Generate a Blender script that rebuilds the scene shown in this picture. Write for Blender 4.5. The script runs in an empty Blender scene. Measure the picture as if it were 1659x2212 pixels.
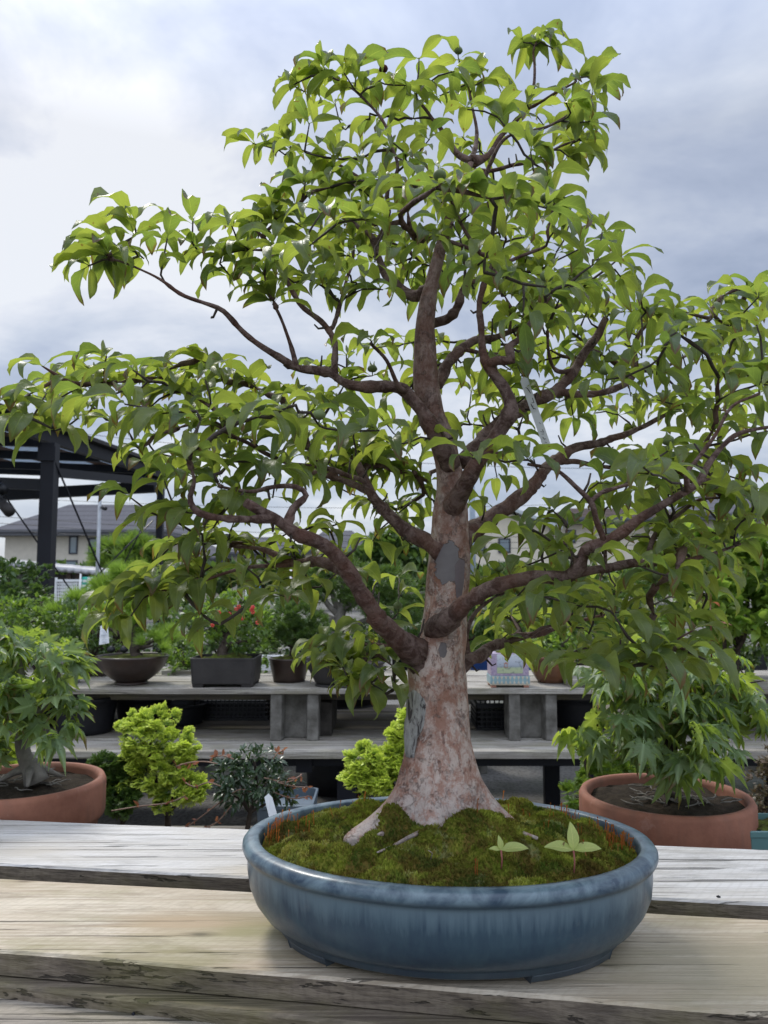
import bpy, math, random
import numpy as np
from mathutils import Vector
R = math.radians
SC = bpy.context.scene
COL = SC.collection
# ------------------------------------------------------------------ camera
F = 1660.0; PIT = R(5.3); H = 0.429
CP, SP = math.cos(PIT), math.sin(PIT)
def P(u, v, Y):
    dx = (u-829.5)/F; dz = (1106-v)/F
    wy = CP - dz*SP; wz = SP + dz*CP
    t = Y/wy
    return np.array([dx*t, Y, H + wz*t])
def PZ(u, v, z):
    dx = (u-829.5)/F; dz = (1106-v)/F
    wy = CP - dz*SP; wz = SP + dz*CP
    t = (z-H)/wz
    return np.array([dx*t, wy*t, z])
def ppm(Y): return Y/F          # metres per pixel at depth Y
cam = bpy.data.cameras.new('camera'); camo = bpy.data.objects.new('camera', cam); COL.objects.link(camo)
camo.location = (0, 0, H); camo.rotation_euler = (R(90)+PIT, 0, 0)
cam.sensor_fit = 'VERTICAL'; cam.sensor_height = 24; cam.lens = 24*F/2212
cam.clip_start = 0.05; cam.clip_end = 2000
cam.dof.use_dof = True; cam.dof.focus_distance = 1.02; cam.dof.aperture_fstop = 8.0
SC.camera = camo
SC.view_settings.view_transform = 'Standard'; SC.view_settings.look = 'None'
SC.view_settings.exposure = 0.33; SC.view_settings.gamma = 1

# ------------------------------------------------------------------ node helper
class NT:
    def __init__(s, nt): s.t = nt
    def n(s, typ, ins=None, **kw):
        nd = s.t.nodes.new(typ)
        for k, v in kw.items(): setattr(nd, k, v)
        if ins:
            for k, v in ins.items():
                if v is None: continue
                sk = nd.inputs[k]
                if isinstance(v, bpy.types.NodeSocket): s.t.links.new(v, sk)
                elif isinstance(v, tuple) and len(v) == 3 and sk.type == 'RGBA': sk.default_value = (*v, 1)
                else: sk.default_value = v
        return nd
    def co(s, w='Object'): return s.n('ShaderNodeTexCoord').outputs[w]
    def pos(s): return s.n('ShaderNodeNewGeometry').outputs['Position']
    def map(s, v, sc=(1,1,1), lo=(0,0,0), ro=(0,0,0)):
        return s.n('ShaderNodeMapping', {'Vector': v, 'Scale': sc, 'Location': lo, 'Rotation': ro}).outputs[0]
    def noise(s, v, sc, det=4, ro=0.55, dis=0): 
        return s.n('ShaderNodeTexNoise', {'Vector': v, 'Scale': sc, 'Detail': det, 'Roughness': ro, 'Distortion': dis}).outputs[0]
    def vor(s, v, sc, **kw): return s.n('ShaderNodeTexVoronoi', {'Vector': v, 'Scale': sc}, **kw).outputs[0]
    def ramp(s, f, st, interp='LINEAR'):
        nd = s.n('ShaderNodeValToRGB', {'Fac': f}); cr = nd.color_ramp; cr.interpolation = interp
        while len(cr.elements) < len(st): cr.elements.new(0.5)
        for e, (p, c) in zip(cr.elements, st):
            e.position = p; e.color = (c, c, c, 1) if not isinstance(c, tuple) else (*c, 1)
        return nd.outputs[0]
    def mix(s, f, a, b, mode='MIX'):
        nd = s.n('ShaderNodeMix', data_type='RGBA', blend_type=mode)
        for i, v in ((0, f), (6, a), (7, b)):
            sk = nd.inputs[i]
            if isinstance(v, bpy.types.NodeSocket): s.t.links.new(v, sk)
            elif isinstance(v, tuple): sk.default_value = (*v, 1)
            elif i: sk.default_value = (v, v, v, 1)
            else: sk.default_value = v
        return nd.outputs[2]
    def m(s, op, a, b=0.0, c=0.0, clamp=False):
        nd = s.n('ShaderNodeMath', operation=op, use_clamp=clamp)
        for i, v in enumerate((a, b, c)):
            if isinstance(v, bpy.types.NodeSocket): s.t.links.new(v, nd.inputs[i])
            else: nd.inputs[i].default_value = v
        return nd.outputs[0]
    def vm(s, op, a, b=(0,0,0)):
        nd = s.n('ShaderNodeVectorMath', operation=op)
        for i, v in enumerate((a, b)):
            if isinstance(v, bpy.types.NodeSocket): s.t.links.new(v, nd.inputs[i])
            else: nd.inputs[i].default_value = v
        return nd.outputs['Value' if op in ('DOT_PRODUCT', 'LENGTH', 'DISTANCE') else 'Vector']
    def sep(s, v): return s.n('ShaderNodeSeparateXYZ', {'Vector': v}).outputs
    def comb(s, x, y, z): return s.n('ShaderNodeCombineXYZ', {'X': x, 'Y': y, 'Z': z}).outputs[0]
    def attr(s, name): return s.n('ShaderNodeAttribute', attribute_name=name).outputs['Fac']
    def bump(s, h, st=0.3, d=0.01): return s.n('ShaderNodeBump', {'Height': h, 'Strength': st, 'Distance': d}).outputs[0]
def newmat(name):
    m = bpy.data.materials.new(name); m.use_nodes = True
    nt = m.node_tree; b = nt.nodes['Principled BSDF']; return m, NT(nt), b
def setb(T, b, **k):
    names = dict(col='Base Color', rough='Roughness', spec='Specular IOR Level', metal='Metallic', nor='Normal', coat='Coat Weight', trans='Transmission Weight', alpha='Alpha', crough='Coat Roughness')
    for kk, v in k.items():
        sk = b.inputs[names[kk]]
        if isinstance(v, bpy.types.NodeSocket): T.t.links.new(v, sk)
        elif isinstance(v, tuple): sk.default_value = (*v, 1)
        else: sk.default_value = v
def mat_plain(name, c, rough=0.7, spec=0.3, var=0.15, sc=20, bump=0.1, metal=0, c2=None):
    m, T, b = newmat(name); co = T.co()
    nz = T.noise(co, sc, 5)
    c2 = c2 or tuple(x*(1-var*2) for x in c)
    setb(T, b, col=T.mix(T.ramp(nz, [(0.3, 0.0), (0.7, 1.0)]), c2, c), rough=rough, spec=spec, metal=metal)
    if bump: setb(T, b, nor=T.bump(T.noise(co, sc*4, 3), bump, 0.004))
    return m
def mat_leaf(name, cols, tcols, rough=0.42, tf=0.45, vein=True, spec=0.45, gloss_col=None, tip=None):
    """cols: two base colours mixed by the per-leaf value; tcols: colours of the light let through"""
    m, T, b = newmat(name)
    rnd = T.attr('rnd')
    uv = T.sep(T.co('UV'))
    c = T.mix(rnd, cols[0], cols[1]); tc = T.mix(rnd, tcols[0], tcols[1])
    blot = T.noise(T.pos(), 60, 3)
    c = T.mix(T.ramp(blot, [(0.3, 0.0), (0.75, 0.6)]), c, tuple(x*0.6 for x in cols[0]))
    if vein:
        du = T.m('ABSOLUTE', T.m('SUBTRACT', uv[0], 0.5))
        mid = T.ramp(du, [(0.0, 1.0), (0.035, 0.0)])
        sv = T.m('FRACT', T.m('SUBTRACT', T.m('MULTIPLY', uv[1], 7.0), T.m('MULTIPLY', du, 3.2)))
        side = T.m('MULTIPLY', T.ramp(T.m('ABSOLUTE', T.m('SUBTRACT', sv, 0.5)), [(0.0, 1.0), (0.09, 0.0)]), 0.35)
        vn = T.m('MAXIMUM', mid, side)
        c = T.mix(T.m('MULTIPLY', vn, 0.6), c, tuple(min(1, x*2.2+0.02) for x in cols[0]))
        tc = T.mix(T.m('MULTIPLY', vn, 0.35), tc, tuple(min(1, x*1.5) for x in tcols[0]))
        setb(T, b, nor=T.bump(T.m('SUBTRACT', T.m('MULTIPLY', T.noise(T.pos(), 220, 2), 0.5), vn), 0.35, 0.0015))
        brown = T.m('MULTIPLY', T.ramp(T.noise(T.pos(), 130, 2), [(0.69, 0.0), (0.72, 1.0)]), 0.8)
        brown = T.m('MAXIMUM', brown, T.m('MULTIPLY', T.m('MULTIPLY', T.ramp(T.m('ADD', uv[1], T.m('MULTIPLY', du, 0.5)), [(0.88, 0.0), (1.0, 1.0)]), T.ramp(rnd, [(0.62, 0.0), (0.75, 1.0)])), 0.8))
        c = T.mix(brown, c, (0.14, 0.07, 0.025))
        tc = T.mix(brown, tc, (0.25, 0.12, 0.03))
    if tip:
        tt = T.ramp(uv[1], [(tip[1], 0.0), (tip[2], 1.0)])
        c = T.mix(tt, c, tip[0]); tc = T.mix(tt, tc, tip[0])
    setb(T, b, col=c, rough=rough, spec=spec)
    tr = T.n('ShaderNodeBsdfTranslucent', {'Color': tc})
    ms = T.n('ShaderNodeMixShader', {0: tf, 1: b.outputs[0], 2: tr.outputs[0]})
    T.t.links.new(ms.outputs[0], T.t.nodes['Material Output'].inputs[0])
    return m

# ------------------------------------------------------------------ object helpers
def tag(o, label=None, cat=None, group=None, kind=None):
    if label: o['label'] = label
    if cat: o['category'] = cat
    if group: o['group'] = group
    if kind: o['kind'] = kind
    return o
ORG = {}
def thing(name, label, cat, loc, group=None):
    o = bpy.data.objects.new(name, None); COL.objects.link(o); o.location = tuple(loc); o.empty_display_size = 0.05
    ORG[o.name] = np.array(loc, float)
    return tag(o, label, cat, group)
def link_mesh(name, me, mats, parent=None, org=None):
    for m in (mats if isinstance(mats, (list, tuple)) else [mats]): me.materials.append(m)
    o = bpy.data.objects.new(name, me); COL.objects.link(o)
    if parent is not None:
        ORG[o.name] = ORG[parent.name]; o.parent = parent
    elif org is not None:
        ORG[o.name] = np.array(org, float); o.location = tuple(org)
    return o
class MB:
    def __init__(s): s.v = []; s.f = []; s.mi = []; s.n = 0; s.cur = 0
    def add(s, vs, fs):
        o = s.n; s.v.extend([tuple(map(float, p)) for p in vs]); s.n = len(s.v)
        s.f.extend([tuple(i+o for i in f) for f in fs]); s.mi.extend([s.cur]*len(fs)); return s
    def box(s, x0, x1, y0, y1, z0, z1, rz=0, piv=None):
        v = [(x, y, z) for z in (z0, z1) for y in (y0, y1) for x in (x0, x1)]
        if rz:
            px, py = piv if piv else ((x0+x1)/2, (y0+y1)/2); c, q = math.cos(rz), math.sin(rz)
            v = [(px+(x-px)*c-(y-py)*q, py+(x-px)*q+(y-py)*c, z) for x, y, z in v]
        return s.add(v, [(0,2,3,1), (4,5,7,6), (0,1,5,4), (2,6,7,3), (0,4,6,2), (1,3,7,5)])
    def bar(s, p, q, w, h=None):
        h = h or w; p, q = np.array(p, float), np.array(q, float); d = q-p; d /= np.linalg.norm(d)
        up = np.array([0, 0, 1.0]) if abs(d[2]) < 0.9 else np.array([0, 1.0, 0])
        x = np.cross(d, up); x /= np.linalg.norm(x); z = np.cross(x, d)
        v = [b + sx*x*w/2 + sz*z*h/2 for b in (p, q) for sx, sz in ((-1,-1), (1,-1), (1,1), (-1,1))]
        return s.add(v, [(0,1,2,3), (7,6,5,4), (0,4,5,1), (1,5,6,2), (2,6,7,3), (3,7,4,0)])
    def tube(s, pts, rs, n=8, rfn=None):
        pts = np.array(pts, float); m = len(pts); rs = np.broadcast_to(np.array(rs, float), (m,))
        T_ = np.gradient(pts, axis=0); T_ /= np.linalg.norm(T_, axis=1)[:, None]+1e-12
        ref = np.array([0, 1.0, 0]) if abs(T_[0][1]) < 0.8 else np.array([1.0, 0, 0])
        x = np.cross(T_[0], ref); x /= np.linalg.norm(x); vs = []
        for i in range(m):
            x = x - T_[i]*np.dot(x, T_[i]); x /= np.linalg.norm(x); y = np.cross(T_[i], x)
            for k in range(n):
                a = 2*math.pi*k/n; r = rs[i]*(rfn(i, a) if rfn else 1)
                vs.append(pts[i]+r*(math.cos(a)*x+math.sin(a)*y))
        fs = [(i*n+k, i*n+(k+1) % n, (i+1)*n+(k+1) % n, (i+1)*n+k) for i in range(m-1) for k in range(n)]
        fs.append(tuple(range(n))[::-1]); fs.append(tuple((m-1)*n+k for k in range(n)))
        return s.add(vs, fs)
    def lathe(s, c, prof, n=48, sy=1.0, caps=True):
        """prof [(r, z)...]"""
        vs = [(c[0]+r*math.cos(2*math.pi*k/n), c[1]+sy*r*math.sin(2*math.pi*k/n), c[2]+z) for r, z in prof for k in range(n)]
        m = len(prof)
        fs = [(i*n+k, i*n+(k+1) % n, (i+1)*n+(k+1) % n, (i+1)*n+k) for i in range(m-1) for k in range(n)]
        if caps: fs.append(tuple(range(n))[::-1]); fs.append(tuple((m-1)*n+k for k in range(n)))
        return s.add(vs, fs)
    def build(s, name, mats, parent=None, smooth=False, bevel=0, org=None):
        v = np.array(s.v, float)
        o_ = ORG[parent.name] if parent is not None else (np.array(org, float) if org is not None else np.zeros(3))
        me = bpy.data.meshes.new(name); me.from_pydata((v-o_).tolist(), [], s.f)
        if isinstance(mats, (list, tuple)): me.polygons.foreach_set('material_index', s.mi)
        o = link_mesh(name, me, mats, parent, org)
        if smooth: me.polygons.foreach_set('use_smooth', [True]*len(me.polygons))
        if bevel:
            b = o.modifiers.new('bevel', 'BEVEL'); b.width = bevel; b.segments = 2; b.limit_method = 'ANGLE'; b.angle_limit = R(35)
        me.update()
        return o
def nrm(a): return a/(np.linalg.norm(a, axis=-1, keepdims=True)+1e-12)
def scatter(name, tmpls, base, dirs, ups, size, rnd, mat, parent, rng, smooth=True, extra=None, wid=None):
    """tmpls: list of (verts (M,3) x=width y=along z=up, faces, uv (M,2)); one mesh holding all leaves"""
    base, dirs, ups = map(lambda a: np.asarray(a, float), (base, dirs, ups)); N = len(base)
    size = np.broadcast_to(np.asarray(size, float), (N,)); rnd = np.broadcast_to(np.asarray(rnd, float), (N,))
    wid = np.ones(N) if wid is None else wid
    y = nrm(dirs); x = nrm(np.cross(y, ups)); z = np.cross(x, y)
    ch = rng.integers(0, len(tmpls), N)
    VV, FF, LT, UU, RR = [], [], [], [], []; off = 0
    for t, (tv, tf, tu) in enumerate(tmpls):
        I = np.where(ch == t)[0]
        if len(I) == 0: continue
        tv = np.asarray(tv, float); M_ = len(tv)
        w = (tv[None, :, 0, None]*wid[I, None, None]*x[I, None, :] + tv[None, :, 1, None]*y[I, None, :] + tv[None, :, 2, None]*z[I, None, :])*size[I, None, None] + base[I, None, :]
        VV.append(w.reshape(-1, 3)); RR.append(np.repeat(rnd[I], M_))
        fl = np.concatenate([np.array(f) for f in tf]); cnt = np.array([len(f) for f in tf])
        FF.append((fl[None, :] + (off+np.arange(len(I))*M_)[:, None]).ravel()); LT.append(np.tile(cnt, len(I)))
        UU.append(np.asarray(tu, float)[fl][None].repeat(len(I), 0).reshape(-1, 2))
        off += len(I)*M_
    V = np.concatenate(VV); L = np.concatenate(FF); C = np.concatenate(LT); U = np.concatenate(UU); RD = np.concatenate(RR)
    if extra is not None:      # (verts, quads) already in world space
        ev, ef = extra; L = np.concatenate([L, (np.array(ef)+len(V)).ravel()]); C = np.concatenate([C, np.full(len(ef), 4)])
        U = np.concatenate([U, np.full((len(ef)*4, 2), 0.5)]); RD = np.concatenate([RD, np.zeros(len(ev))]); V = np.concatenate([V, ev])
    V = V - ORG[parent.name]
    me = bpy.data.meshes.new(name)
    me.vertices.add(len(V)); me.vertices.foreach_set('co', V.astype(np.float32).ravel())
    me.loops.add(len(L)); me.loops.foreach_set('vertex_index', L.astype(np.int32))
    me.polygons.add(len(C)); me.polygons.foreach_set('loop_start', np.concatenate([[0], np.cumsum(C)[:-1]]).astype(np.int32))
    me.polygons.foreach_set('loop_total', C.astype(np.int32))
    if smooth: me.polygons.foreach_set('use_smooth', np.ones(len(C), bool))
    uvl = me.uv_layers.new(name='UVMap'); uvl.data.foreach_set('uv', U.astype(np.float32).ravel())
    at = me.attributes.new('rnd', 'FLOAT', 'POINT'); at.data.foreach_set('value', RD.astype(np.float32))
    me.update(calc_edges=True); me.validate()
    return link_mesh(name, me, mat, parent)

# ------------------------------------------------------------------ leaf templates
def tm_leaf(w=0.40, droop=70, fold=0.25, wave=0.03, ns=9, twist=0, tipcurl=0, pet=0.13, seed=0, e0=0):
    rg = random.Random(seed); vs, uv = [], []
    y = z = 0.0; px, pz = 0, 0; ph = rg.uniform(0, 6)
    for i in range(ns+1):
        s = i/ns
        if s > 0:
            a = R(e0 - droop*((s-0.5/ns)**1.25) - tipcurl*max(0, s-0.75))
            y += math.cos(a)/ns; z += math.sin(a)/ns
        a = R(e0 - droop*s)
        t = max(0, (s-pet)/(1-pet))
        hw = 0.012 if s <= pet*0.9 else w/2*(math.sin(math.pi*min(1, t**0.80))**0.85 if t < 1 else 0)*(1-0.18*t)
        if t > 0.85: hw = w/2*0.36*((1-t)/0.15)**0.8
        if i == ns: hw = 0.002
        tw = R(twist)*s
        for j, q in enumerate((-1, -0.5, 0, 0.5, 1)):
            xx = q*hw
            zz = abs(q)*hw*fold*2 + (wave*math.sin(ph+s*11+q*2)*abs(q) if 0.15 < s < 0.95 else 0)
            xx, zz = xx*math.cos(tw)-zz*math.sin(tw), xx*math.sin(tw)+zz*math.cos(tw)
            vs.append((xx, y-zz*math.sin(a), z+zz*math.cos(a))); uv.append((0.5+q*0.5, t))
    fs = [(i*5+j, i*5+j+1, (i+1)*5+j+1, (i+1)*5+j) for i in range(ns) for j in range(4)]
    return vs, fs, uv
def tm_small(w=0.5, droop=20, fold=0.15):
    vs = [(0, 0, 0)]; uv = [(0.5, 0)]
    for s, k in ((0.3, 0.85), (0.62, 1.0)):
        z = -math.sin(R(droop))*s*s
        for q in (-1, 0, 1): vs.append((q*w/2*k, s, z+abs(q)*fold*w/2)); uv.append((0.5+q*0.5, s))
    vs.append((0, 1, -math.sin(R(droop)))); uv.append((0.5, 1))
    return vs, [(0,2,1), (0,3,2), (1,2,5,4), (2,3,6,5), (4,5,7), (5,6,7)], uv
def tm_maple(droop=0.5, seed=0, fold=0.1):
    rg = random.Random(seed); vs = [(0, 0, 0), (0, 0.28, 0)]; uv = [(0.5, 0), (0.5, 0.3)]; fs = []
    cx, cy = 0, 0.30
    angs = [(-118, 0.36), (-76, 0.58), (-38, 0.76), (0, 0.86), (38, 0.76), (76, 0.58), (118, 0.36)]
    c0 = len(vs); vs.append((cx, cy, 0)); uv.append((0.5, 0.3))
    def pt(a, r, z=0):
        a = R(a); x, y = cx+math.sin(a)*r, cy+math.cos(a)*r
        rr = math.hypot(x, y); vs.append((x, y, z-droop*rr**2)); uv.append((0.5+x*0.6, y)); return len(vs)-1
    not_i = [pt(-150, 0.08)]
    for k in range(6): not_i.append(pt((angs[k][0]+angs[k+1][0])/2, 0.27))
    not_i.append(pt(150, 0.08))
    for k, (a, l) in enumerate(angs):
        l *= rg.uniform(0.92, 1.06); a += rg.uniform(-4, 4); hw = 0.165
        w_ = math.degrees(math.atan2(hw*0.8, l*0.5)); rr = math.hypot(l*0.5, hw*0.8)
        L1 = pt(a-w_, rr, fold*0.3); R1 = pt(a+w_, rr, fold*0.3); m1 = pt(a, l*0.5, -fold*0.4)
        w2 = math.degrees(math.atan2(hw*0.42, l*0.76)); L2 = pt(a-w2, l*0.76, 0.1*fold); R2 = pt(a+w2, l*0.76, 0.1*fold)
        tp = pt(a, l, -fold)
        fs += [(c0, not_i[k], L1, m1), (c0, m1, R1, not_i[k+1]), (m1, L1, L2), (m1, R2, R1), (m1, L2, tp), (m1, tp, R2)]
    # stalk
    b = len(vs); vs += [(-0.008, 0, 0.0), (0.008, 0, 0.0), (0.008, 0.30, 0.0), (-0.008, 0.30, 0.0)]; uv += [(0.5, 0)]*4
    fs.append((b, b+1, b+2, b+3))
    return vs, fs, uv
def tm_spray(seed=0, n=7, curl=0.15):
    rg = random.Random(seed); vs, fs, uv = [], [], []
    def strip(x0, y0, a, l, w):
        b = len(vs); dx, dy = math.sin(a), math.cos(a); nx, ny = dy, -dx
        for s, k in ((0, 0.7), (0.6, 1.0), (1, 0.25)):
            x, y = x0+dx*l*s, y0+dy*l*s
            z = curl*(x*x*0.8) - curl*0.6*y*y + 0.05*math.sin(9*y+seed)
            for q in (-1, 1): vs.append((x+q*nx*w*k, y+q*ny*w*k, z+q*0.02)); uv.append((0.5, min(1, math.hypot(x, y))))
        fs.append((b, b+1, b+3, b+2)); fs.append((b+2, b+3, b+5, b+4))
    strip(0, 0, 0, 1.0, 0.035)
    for k in range(n):
        y = 0.12+0.75*k/n; sd = 1 if k % 2 else -1; l = (1-y)*0.75+0.12; a = sd*R(rg.uniform(36, 52))
        strip(0, y, a, l, 0.05)
        for j in range(2):
            yy = y+math.cos(a)*l*(0.35+0.3*j); xx = math.sin(a)*l*(0.35+0.3*j)
            strip(xx, yy, a+R(40)*(1 if j else -1), l*0.38, 0.045)
    return vs, fs, uv
def tm_needles(seed=0, n=26, spread=60, w=0.012):
    rg = random.Random(seed); vs, fs, uv = [], [], []
    for k in range(n):
        th = R(rg.uniform(8, spread)); ph = rg.uniform(0, 6.28); l = rg.uniform(0.75, 1.0)
        d = np.array([math.sin(th)*math.cos(ph), math.cos(th), math.sin(th)*math.sin(ph)]); o = d*0.05
        sx = np.cross(d, [rg.uniform(-1, 1), rg.uniform(-1, 1), rg.uniform(-1, 1)]); sx /= np.linalg.norm(sx)
        b = len(vs); vs += [tuple(o-sx*w), tuple(o+sx*w), tuple(d*l)]; uv += [(0, 0), (1, 0), (0.5, 1)]; fs.append((b, b+1, b+2))
    return vs, fs, uv
STEW = [tm_leaf(w=0.265+0.045*(k % 3), droop=(95,112,128,84,120,136,102,124)[k], fold=0.12+0.09*(k % 4), wave=0.025+0.015*(k % 3), twist=(-35, 10, 30, -8, 22, -20, 0, 38)[k], tipcurl=(0, 30, -40)[k % 3], seed=k, e0=(25, 10, 35, -5, 20, 40, 5, 30)[k]) for k in range(8)]
MAPLE = [tm_maple(0.10+0.10*k, k, 0.06+0.03*k) for k in range(5)]
SMALL = [tm_small(0.5, 15), tm_small(0.42, 35, 0.3), tm_small(0.6, 5, 0.1)]
BROAD = [tm_leaf(w=0.46, droop=50+20*k, fold=0.12, wave=0.015, ns=6, twist=(-20, 15, 30)[k], seed=20+k, e0=30, pet=0.08) for k in range(3)]
SPRAY = [tm_spray(k) for k in range(4)]
NEED = [tm_needles(k, 40, 62, 0.022) for k in range(4)]
TUFT = [tm_needles(10+k, 9, 50, 0.05) for k in range(4)]
# ------------------------------------------------------------------ light and sky
SUN_AZ, SUN_EL = R(-32), R(52)        # azimuth from +y towards +x (behind the tree, to the left)
w = bpy.data.worlds.new('World'); SC.world = w; w.use_nodes = True
T = NT(w.node_tree); bg = w.node_tree.nodes['Background']
sky = T.n('ShaderNodeTexSky', sky_type='NISHITA', sun_disc=False, sun_elevation=SUN_EL, sun_rotation=SUN_AZ)
d = T.co('Generated'); s = T.sep(d)
zc = T.m('ADD', T.m('MAXIMUM', s[2], 0.0), 0.30)
pl = T.comb(T.m('DIVIDE', s[0], zc), T.m('DIVIDE', s[1], zc), 0.0)
n1 = T.noise(T.map(pl, (1.0, 1.5, 1), (3.1, 1.7, 0)), 1.25, 7, 0.55, 0.25)
n2 = T.noise(T.map(pl, (1, 1, 1), (8.2, 4.4, 0)), 3.3, 5, 0.6, 0.4)
def blob(u, v, k, amt):
    p = P(u, v, 1.0) - np.array([0, 0, H]); p = p/np.linalg.norm(p)
    dt = T.m('MAXIMUM', T.vm('DOT_PRODUCT', d, tuple(p)), 0.0)
    return T.m('MULTIPLY', T.m('POWER', dt, k), amt)
fac = T.m('ADD', T.m('MULTIPLY', T.m('SUBTRACT', n1, 0.5), 2.3), T.m('MULTIPLY', T.m('SUBTRACT', n2, 0.5), 1.4))
fac = T.m('ADD', fac, 0.50)
for a in ((120, 380, 40, 0.42), (330, 560, 90, 0.18), (1250, 420, 90, 0.10), (640, 130, 90, -0.30), (780, 60, 60, -0.15), (1480, 150, 30, -0.12),
          (150, 660, 160, -0.32), (380, 740, 200, -0.15), (1450, 560, 130, -0.20), (60, 830, 250, 0.1), (900, 900, 14, 0.10), (40, 60, 120, -0.05)):
    fac = T.m('ADD', fac, blob(*a))
cl = T.ramp(fac, [(0.0, (2.9, 3.35, 4.4)), (0.30, (3.7, 4.15, 5.2)), (0.60, (4.9, 5.3, 6.1)), (0.88, (6.4, 6.6, 7.1)), (1.0, (7.1, 7.25, 7.5))])
clr = T.mix(0.16, cl, sky.outputs[0])
up = T.ramp(s[2], [(0.50, 1.0), (0.95, 2.8)])          # an overcast sky is brightest overhead
back = T.ramp(T.m('ADD', T.m('MULTIPLY', T.m('ADD', T.m('MULTIPLY', s[1], 0.95), T.m('MULTIPLY', s[0], -0.3)), 0.5), 0.5), [(0.15, 1.75), (0.52, 1.0)])  # added fill: sky behind the camera raised to lift the shaded fronts
clr = T.mix(1.0, clr, up, 'MULTIPLY'); clr = T.mix(1.0, clr, back, 'MULTIPLY')
clr = T.mix(T.ramp(s[2], [(0.44, 0.0), (0.52, 1.0)]) if False else T.ramp(s[2], [(0.0, 1.0), (0.02, 0.0)]), clr, (4.5, 4.8, 5.2))
T.t.links.new(clr, bg.inputs['Color']); bg.inputs['Strength'].default_value = 0.1
sl = bpy.data.lights.new('sun', 'SUN'); sl.energy = 2.0; sl.angle = R(14); sl.color = (1, 0.96, 0.88)
so = bpy.data.objects.new('sun', sl); COL.objects.link(so)
sd = Vector((math.sin(SUN_AZ)*math.cos(SUN_EL), math.cos(SUN_AZ)*math.cos(SUN_EL), math.sin(SUN_EL)))
so.rotation_euler = (-sd).to_track_quat('-Z', 'Y').to_euler(); so.location = (0, 0, 5)

# ------------------------------------------------------------------ materials
def wood_mat(name, c1, c2, stain=None, rough=0.75, spec=0.3, green=0.0, knots=(), sc=1.0):
    m, T, b = newmat(name); co = T.co()
    g1 = T.noise(T.map(co, (2.2*sc, 60*sc, 60*sc)), 1.0, 6, 0.65, 0.6)
    g2 = T.noise(T.map(co, (7*sc, 260*sc, 260*sc)), 1.0, 4, 0.6)
    big = T.noise(T.map(co, (2.0, 6, 6)), 1.3, 4, 0.6, 0.5)
    f = T.m('ADD', T.m('MULTIPLY', g1, 0.6), T.m('MULTIPLY', g2, 0.4))
    c = T.mix(T.ramp(f, [(0.43, 0.0), (0.54, 1.0)]), c2, c1)
    c = T.mix(T.ramp(g2, [(0.30, 0.45), (0.45, 0.0)]), c, tuple(x*0.5 for x in c2))
    c = T.mix(T.ramp(T.noise(T.map(co, (9, 30, 30), (2, 9, 4)), 1.0, 7, 0.75, 0.5), [(0.50, 0.0), (0.64, 0.55)]), c, tuple(x*0.62 for x in c2))
    c = T.mix(T.ramp(big, [(0.42, 0.0), (0.68, 0.55)]), c, stain or tuple(x*0.7 for x in c1))
    saw = T.n('ShaderNodeTexWave', {'Vector': T.map(co, (1, 1, 1), (0, 0, 0), (0, 0, R(38))), 'Scale': 26, 'Distortion': 2.5, 'Detail': 3, 'Detail Scale': 2.0}).outputs[1]
    c = T.mix(T.m('MULTIPLY', T.ramp(saw, [(0.0, 1.0), (0.3, 0.0)]), 0.28), c, c2)
    crack = T.ramp(T.m('ADD', T.noise(T.map(co, (1.6*sc, 110*sc, 110*sc), (5, 2, 1)), 1.0, 4, 0.6, 0.4), T.m('MULTIPLY', T.noise(co, 5, 3), 0.25)), [(0.755, 0.0), (0.775, 1.0)])
    c = T.mix(T.m('MULTIPLY', crack, 0.75), c, tuple(x*0.18 for x in c2))
    if green:
        gm = T.ramp(T.noise(T.map(co, (3, 9, 9), (1, 7, 3)), 1.2, 5, 0.65), [(0.48, 0.0), (0.66, green)])
        c = T.mix(gm, c, (0.16, 0.15, 0.045))
    h = f
    for (kx, ky, kr, kc) in knots:
        dv = T.vm('MULTIPLY', T.vm('SUBTRACT', co, (kx, ky, 0)), (1/kr, 2.6/kr, 0))
        dd = T.m('ADD', T.vm('LENGTH', dv), T.m('MULTIPLY', T.m('SUBTRACT', g1, 0.5), 1.2))
        c = T.mix(T.ramp(dd, [(0.15, 0.92), (0.42, 0.45), (1.0, 0.0)]), c, kc)
    setb(T, b, col=c, rough=T.m('ADD', T.m('MULTIPLY', f, 0.25), rough-0.15), spec=spec, nor=T.bump(T.m('SUBTRACT', h, crack), 1.0, 0.004))
    return m
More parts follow.
